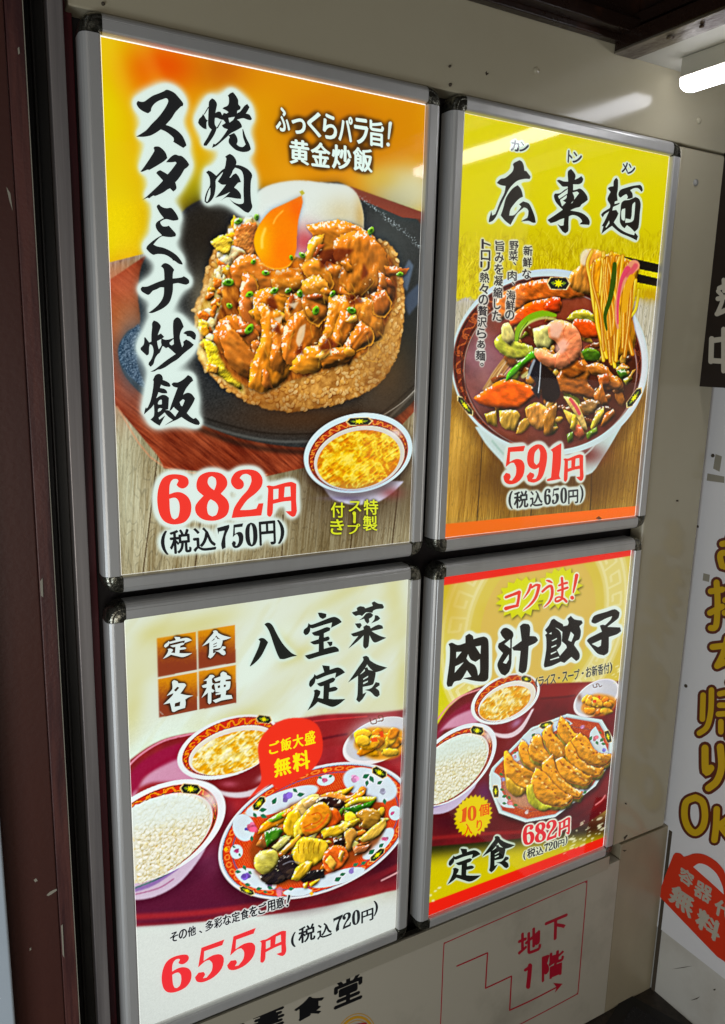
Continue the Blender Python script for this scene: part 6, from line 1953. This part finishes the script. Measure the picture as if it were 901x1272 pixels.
sets = [
    # o, mo, chi, kae from window (740,560) scale 3.18
    (740, 560, 3.18, ["500,368 530,362 560,358", "532,340 530,400 528,450", "500,455 492,420 500,404 530,408 548,430 540,455 510,458"], 46, 24),
    (740, 560, 3.18, ["455,555 500,548", "478,520 482,600 476,690 455,700", "452,640 500,615", "520,545 560,540 600,538", "512,590 560,585 600,580", "510,640 560,634 600,630", "560,510 562,590", "575,600 574,690 560,698"], 46, 24),
    (740, 560, 3.18, ["462,775 520,768 580,760", "520,740 505,800 480,850", "480,850 530,830 570,850 570,900 530,915"], 46, 24),
    (740, 560, 3.18, ["425,965 422,1060", "458,945 455,1030 440,1090 410,1115", "490,960 540,955 540,1000 490,1005", "485,1040 560,1035", "495,1070 495,1110", "525,1020 525,1130"], 44, 22),
    (740, 900, 3.42, ["465,100 468,200 490,185", "530,95 535,180 515,240 480,270"], 56, 30),
    (740, 900, 3.42, ["425,310 385,330 378,390 395,440 425,460 455,435 465,385 455,330 425,310"], 50, 28),
    (740, 900, 3.42, ["515,360 512,430 505,490", "590,380 525,430", "530,430 600,520"], 50, 28),
]
BB, YY = [], []
for x0, y0, sc, lst, wb, wy in sets:
    b, y = A(lst, wb, wy, x0, y0, sc)
    BB.append(b)
    YY.append(y)
tri_mesh('lettering_outline', np.concatenate(BB), 0, XT - .0004, M['brown'], to)
tri_mesh('lettering', np.concatenate(YY), 0, XT - .0008, M['yellow'], to)
q9 = lambda a: P(a) / 3.42 + (740, 900)
tag_ = [fill([q9("340,545 360,548 375,562 395,556 420,548 460,552 510,580 545,620 560,660 700,770 700,1110 530,995 515,985 285,745 272,725 275,700 330,555")])]
tri_mesh('price_tag_print', np.concatenate(tag_), 0, XT - .0012, M['tag'], to)
hole = fill([q9("415,605 440,590 475,600 515,635 540,690 545,722 500,680")])
tri_mesh('tag_opening', hole, 0, XT - .0014, M['takeout'], to)
t = np.concatenate([F('容', q9("362,598 424,640 408,700 348,655"), .04, .04), F('器', q9("428,655 502,700 486,768 412,722"), .03, .03), F('代', q9("512,730 590,780 575,850 498,800"), .04, .04), F('無', q9("330,672 428,735 405,830 305,745"), .04, .04), F('料', q9("440,770 540,850 520,935 418,850"), .05, .04)])
tri_mesh('tag_lettering', t, 0, XT - .0016, M['offwhite'], to)

XM = 1.236
mn = empty('menu_sign', (XM, -.2, 1.5), 'dark brown menu sign with off white characters standing out from the side wall', 'sign')
p = wp((868, 480), 0, XM)[0]
box('board', (XM, float(p[1]), float(p[2])), (1.3005, -.60, Z(.80)), M['menu_brown'], mn, .001)
q8 = lambda a: P(a) / 4.235 + (820, 220)
t = np.concatenate([stroke(q8("305,600 330,640 300,720"), 5), stroke(q8("312,585 345,570"), 6), stroke(q8("305,640 345,630"), 6), stroke(q8("300,720 345,700"), 6), stroke(q8("335,540 338,600"), 5),
                    stroke(q8("275,860 345,850"), 6.5), stroke(q8("272,850 268,970"), 6.5), stroke(q8("268,965 345,970"), 6.5), stroke(q8("335,800 335,1020"), 6)])
tri_mesh('lettering', t, 0, XM - .0006, M['offwhite'], mn)

# ------------------------------------------------------------------ floor mat and small things on the walls
mc = wp([(777, 1235.5), (843, 1272)], 2, 0.0)[:, :2]
a0, b0 = mc[0], mc[1]
u = (b0 - a0) / np.linalg.norm(b0 - a0)
lf = wp((754, 1272), 2, 0.0)[0][:2]
v = (lf - a0) / np.linalg.norm(lf - a0)
mt = empty('door_mat', (float(a0[0]), float(a0[1]), 0), 'black ribbed door mat with speckled pile on the floor in the corner', 'door mat')
c4 = [a0, a0 + u * .75, a0 + u * .75 + v * .55, a0 + v * .55]
vs = [(*p_, .0005) for p_ in c4] + [(*p_, .006) for p_ in c4]
fs = [(0, 3, 2, 1), (4, 5, 6, 7), (0, 1, 5, 4), (1, 2, 6, 5), (2, 3, 7, 6), (3, 0, 4, 7)]
o = link('mat_border', vs, fs, M['mat_edge'], mt)
fix_normals(o)
c5 = [a0 + u * .03 + v * .03, a0 + u * .72 + v * .03, a0 + u * .72 + v * .52, a0 + u * .03 + v * .52]
vs = [(*p_, .0065) for p_ in c5] + [(*p_, .009) for p_ in c5]
o = link('mat_pile', vs, fs, M['mat'], mt)
fix_normals(o)


def plug(px, py, r, mat, axis=1, val=YW, nm='wall_plug', parent=None):
    p_ = wp((px, py), axis, val)[0]
    vs, fs = [], []
    for k, (rr, dd) in enumerate(((1, .001), (1, -.002), (.7, -.0035), (0.05, -.004))):
        for i in range(12):
            a = 2 * math.pi * i / 12
            if axis == 1:
                vs.append((p_[0] + r * rr * math.cos(a), p_[1] + dd, p_[2] + r * rr * math.sin(a)))
            else:
                vs.append((p_[0] + dd, p_[1] + r * rr * math.cos(a), p_[2] + r * rr * math.sin(a)))
    for k in range(3):
        for i in range(12):
            fs.append((k * 12 + i, k * 12 + (i + 1) % 12, (k + 1) * 12 + (i + 1) % 12, (k + 1) * 12 + i))
    fs.append(tuple(range(36, 48)))
    o = link(nm, vs, fs, mat, parent, smooth=True)
    fix_normals(o)
    return o


M['scuff'] = material('faint_scuff', (112, 102, 84), 0.6)
for a_ in ("775,1040 779,1037 780,1037.6 776,1044", "773,1056 779,1056 776,1058", "603,90 605,88 605.5,93 604,94"):
    tri_mesh('scuff_mark', fill([P(a_)]), 1, YW - .0003, M['dirt'], wall)
for a_ in ("834,1204 848,1201.6 862,1199.6 848,1202.4", "858,1243 865,1240 870,1237.6 866,1241", "886,1229 889,1228 889,1230 887,1230.6"):
    tri_mesh('scuff_mark', fill([P(a_)]), 0, 1.3010, M['dirt'], side_wall)
for px, py, r_, mm in ((864, 227, .0065, M['plug']), (666, 88, .006, M['wall']), (868, 150, .006, M['wall']), (558.5, 82.5, .002, M['dirt']), (559, 105.5, .0026, M['dirt']), (605, 92, .0012, M['dirt']), (838, 1012, .002, M['dirt']), (777, 998, .0016, M['dirt']), (841, 622, .002, M['dirt']), (128, 5, .0022, M['dirt'])):
    plug(px, py, r_, mm, parent=wall)
plug(852.5, 852, .004, M['dirt'], 0, XT, 'screw_head', to)
plug(886, 566, .004, M['dirt'], 0, XT, 'screw_head', to)
plug(867, 654, .003, M['dirt'], 0, XT, 'screw_head', to)
marks = [fill([P(a)]) for a in ("889,564 897,567 894,586 886,582", "879,588 900,592 900,600 878,597", "874,712 882,714 881,723 873,721")]
for mk_ in marks:
    tri_mesh('tape_mark', mk_, 0, XT - .0003, M['tape'], to)
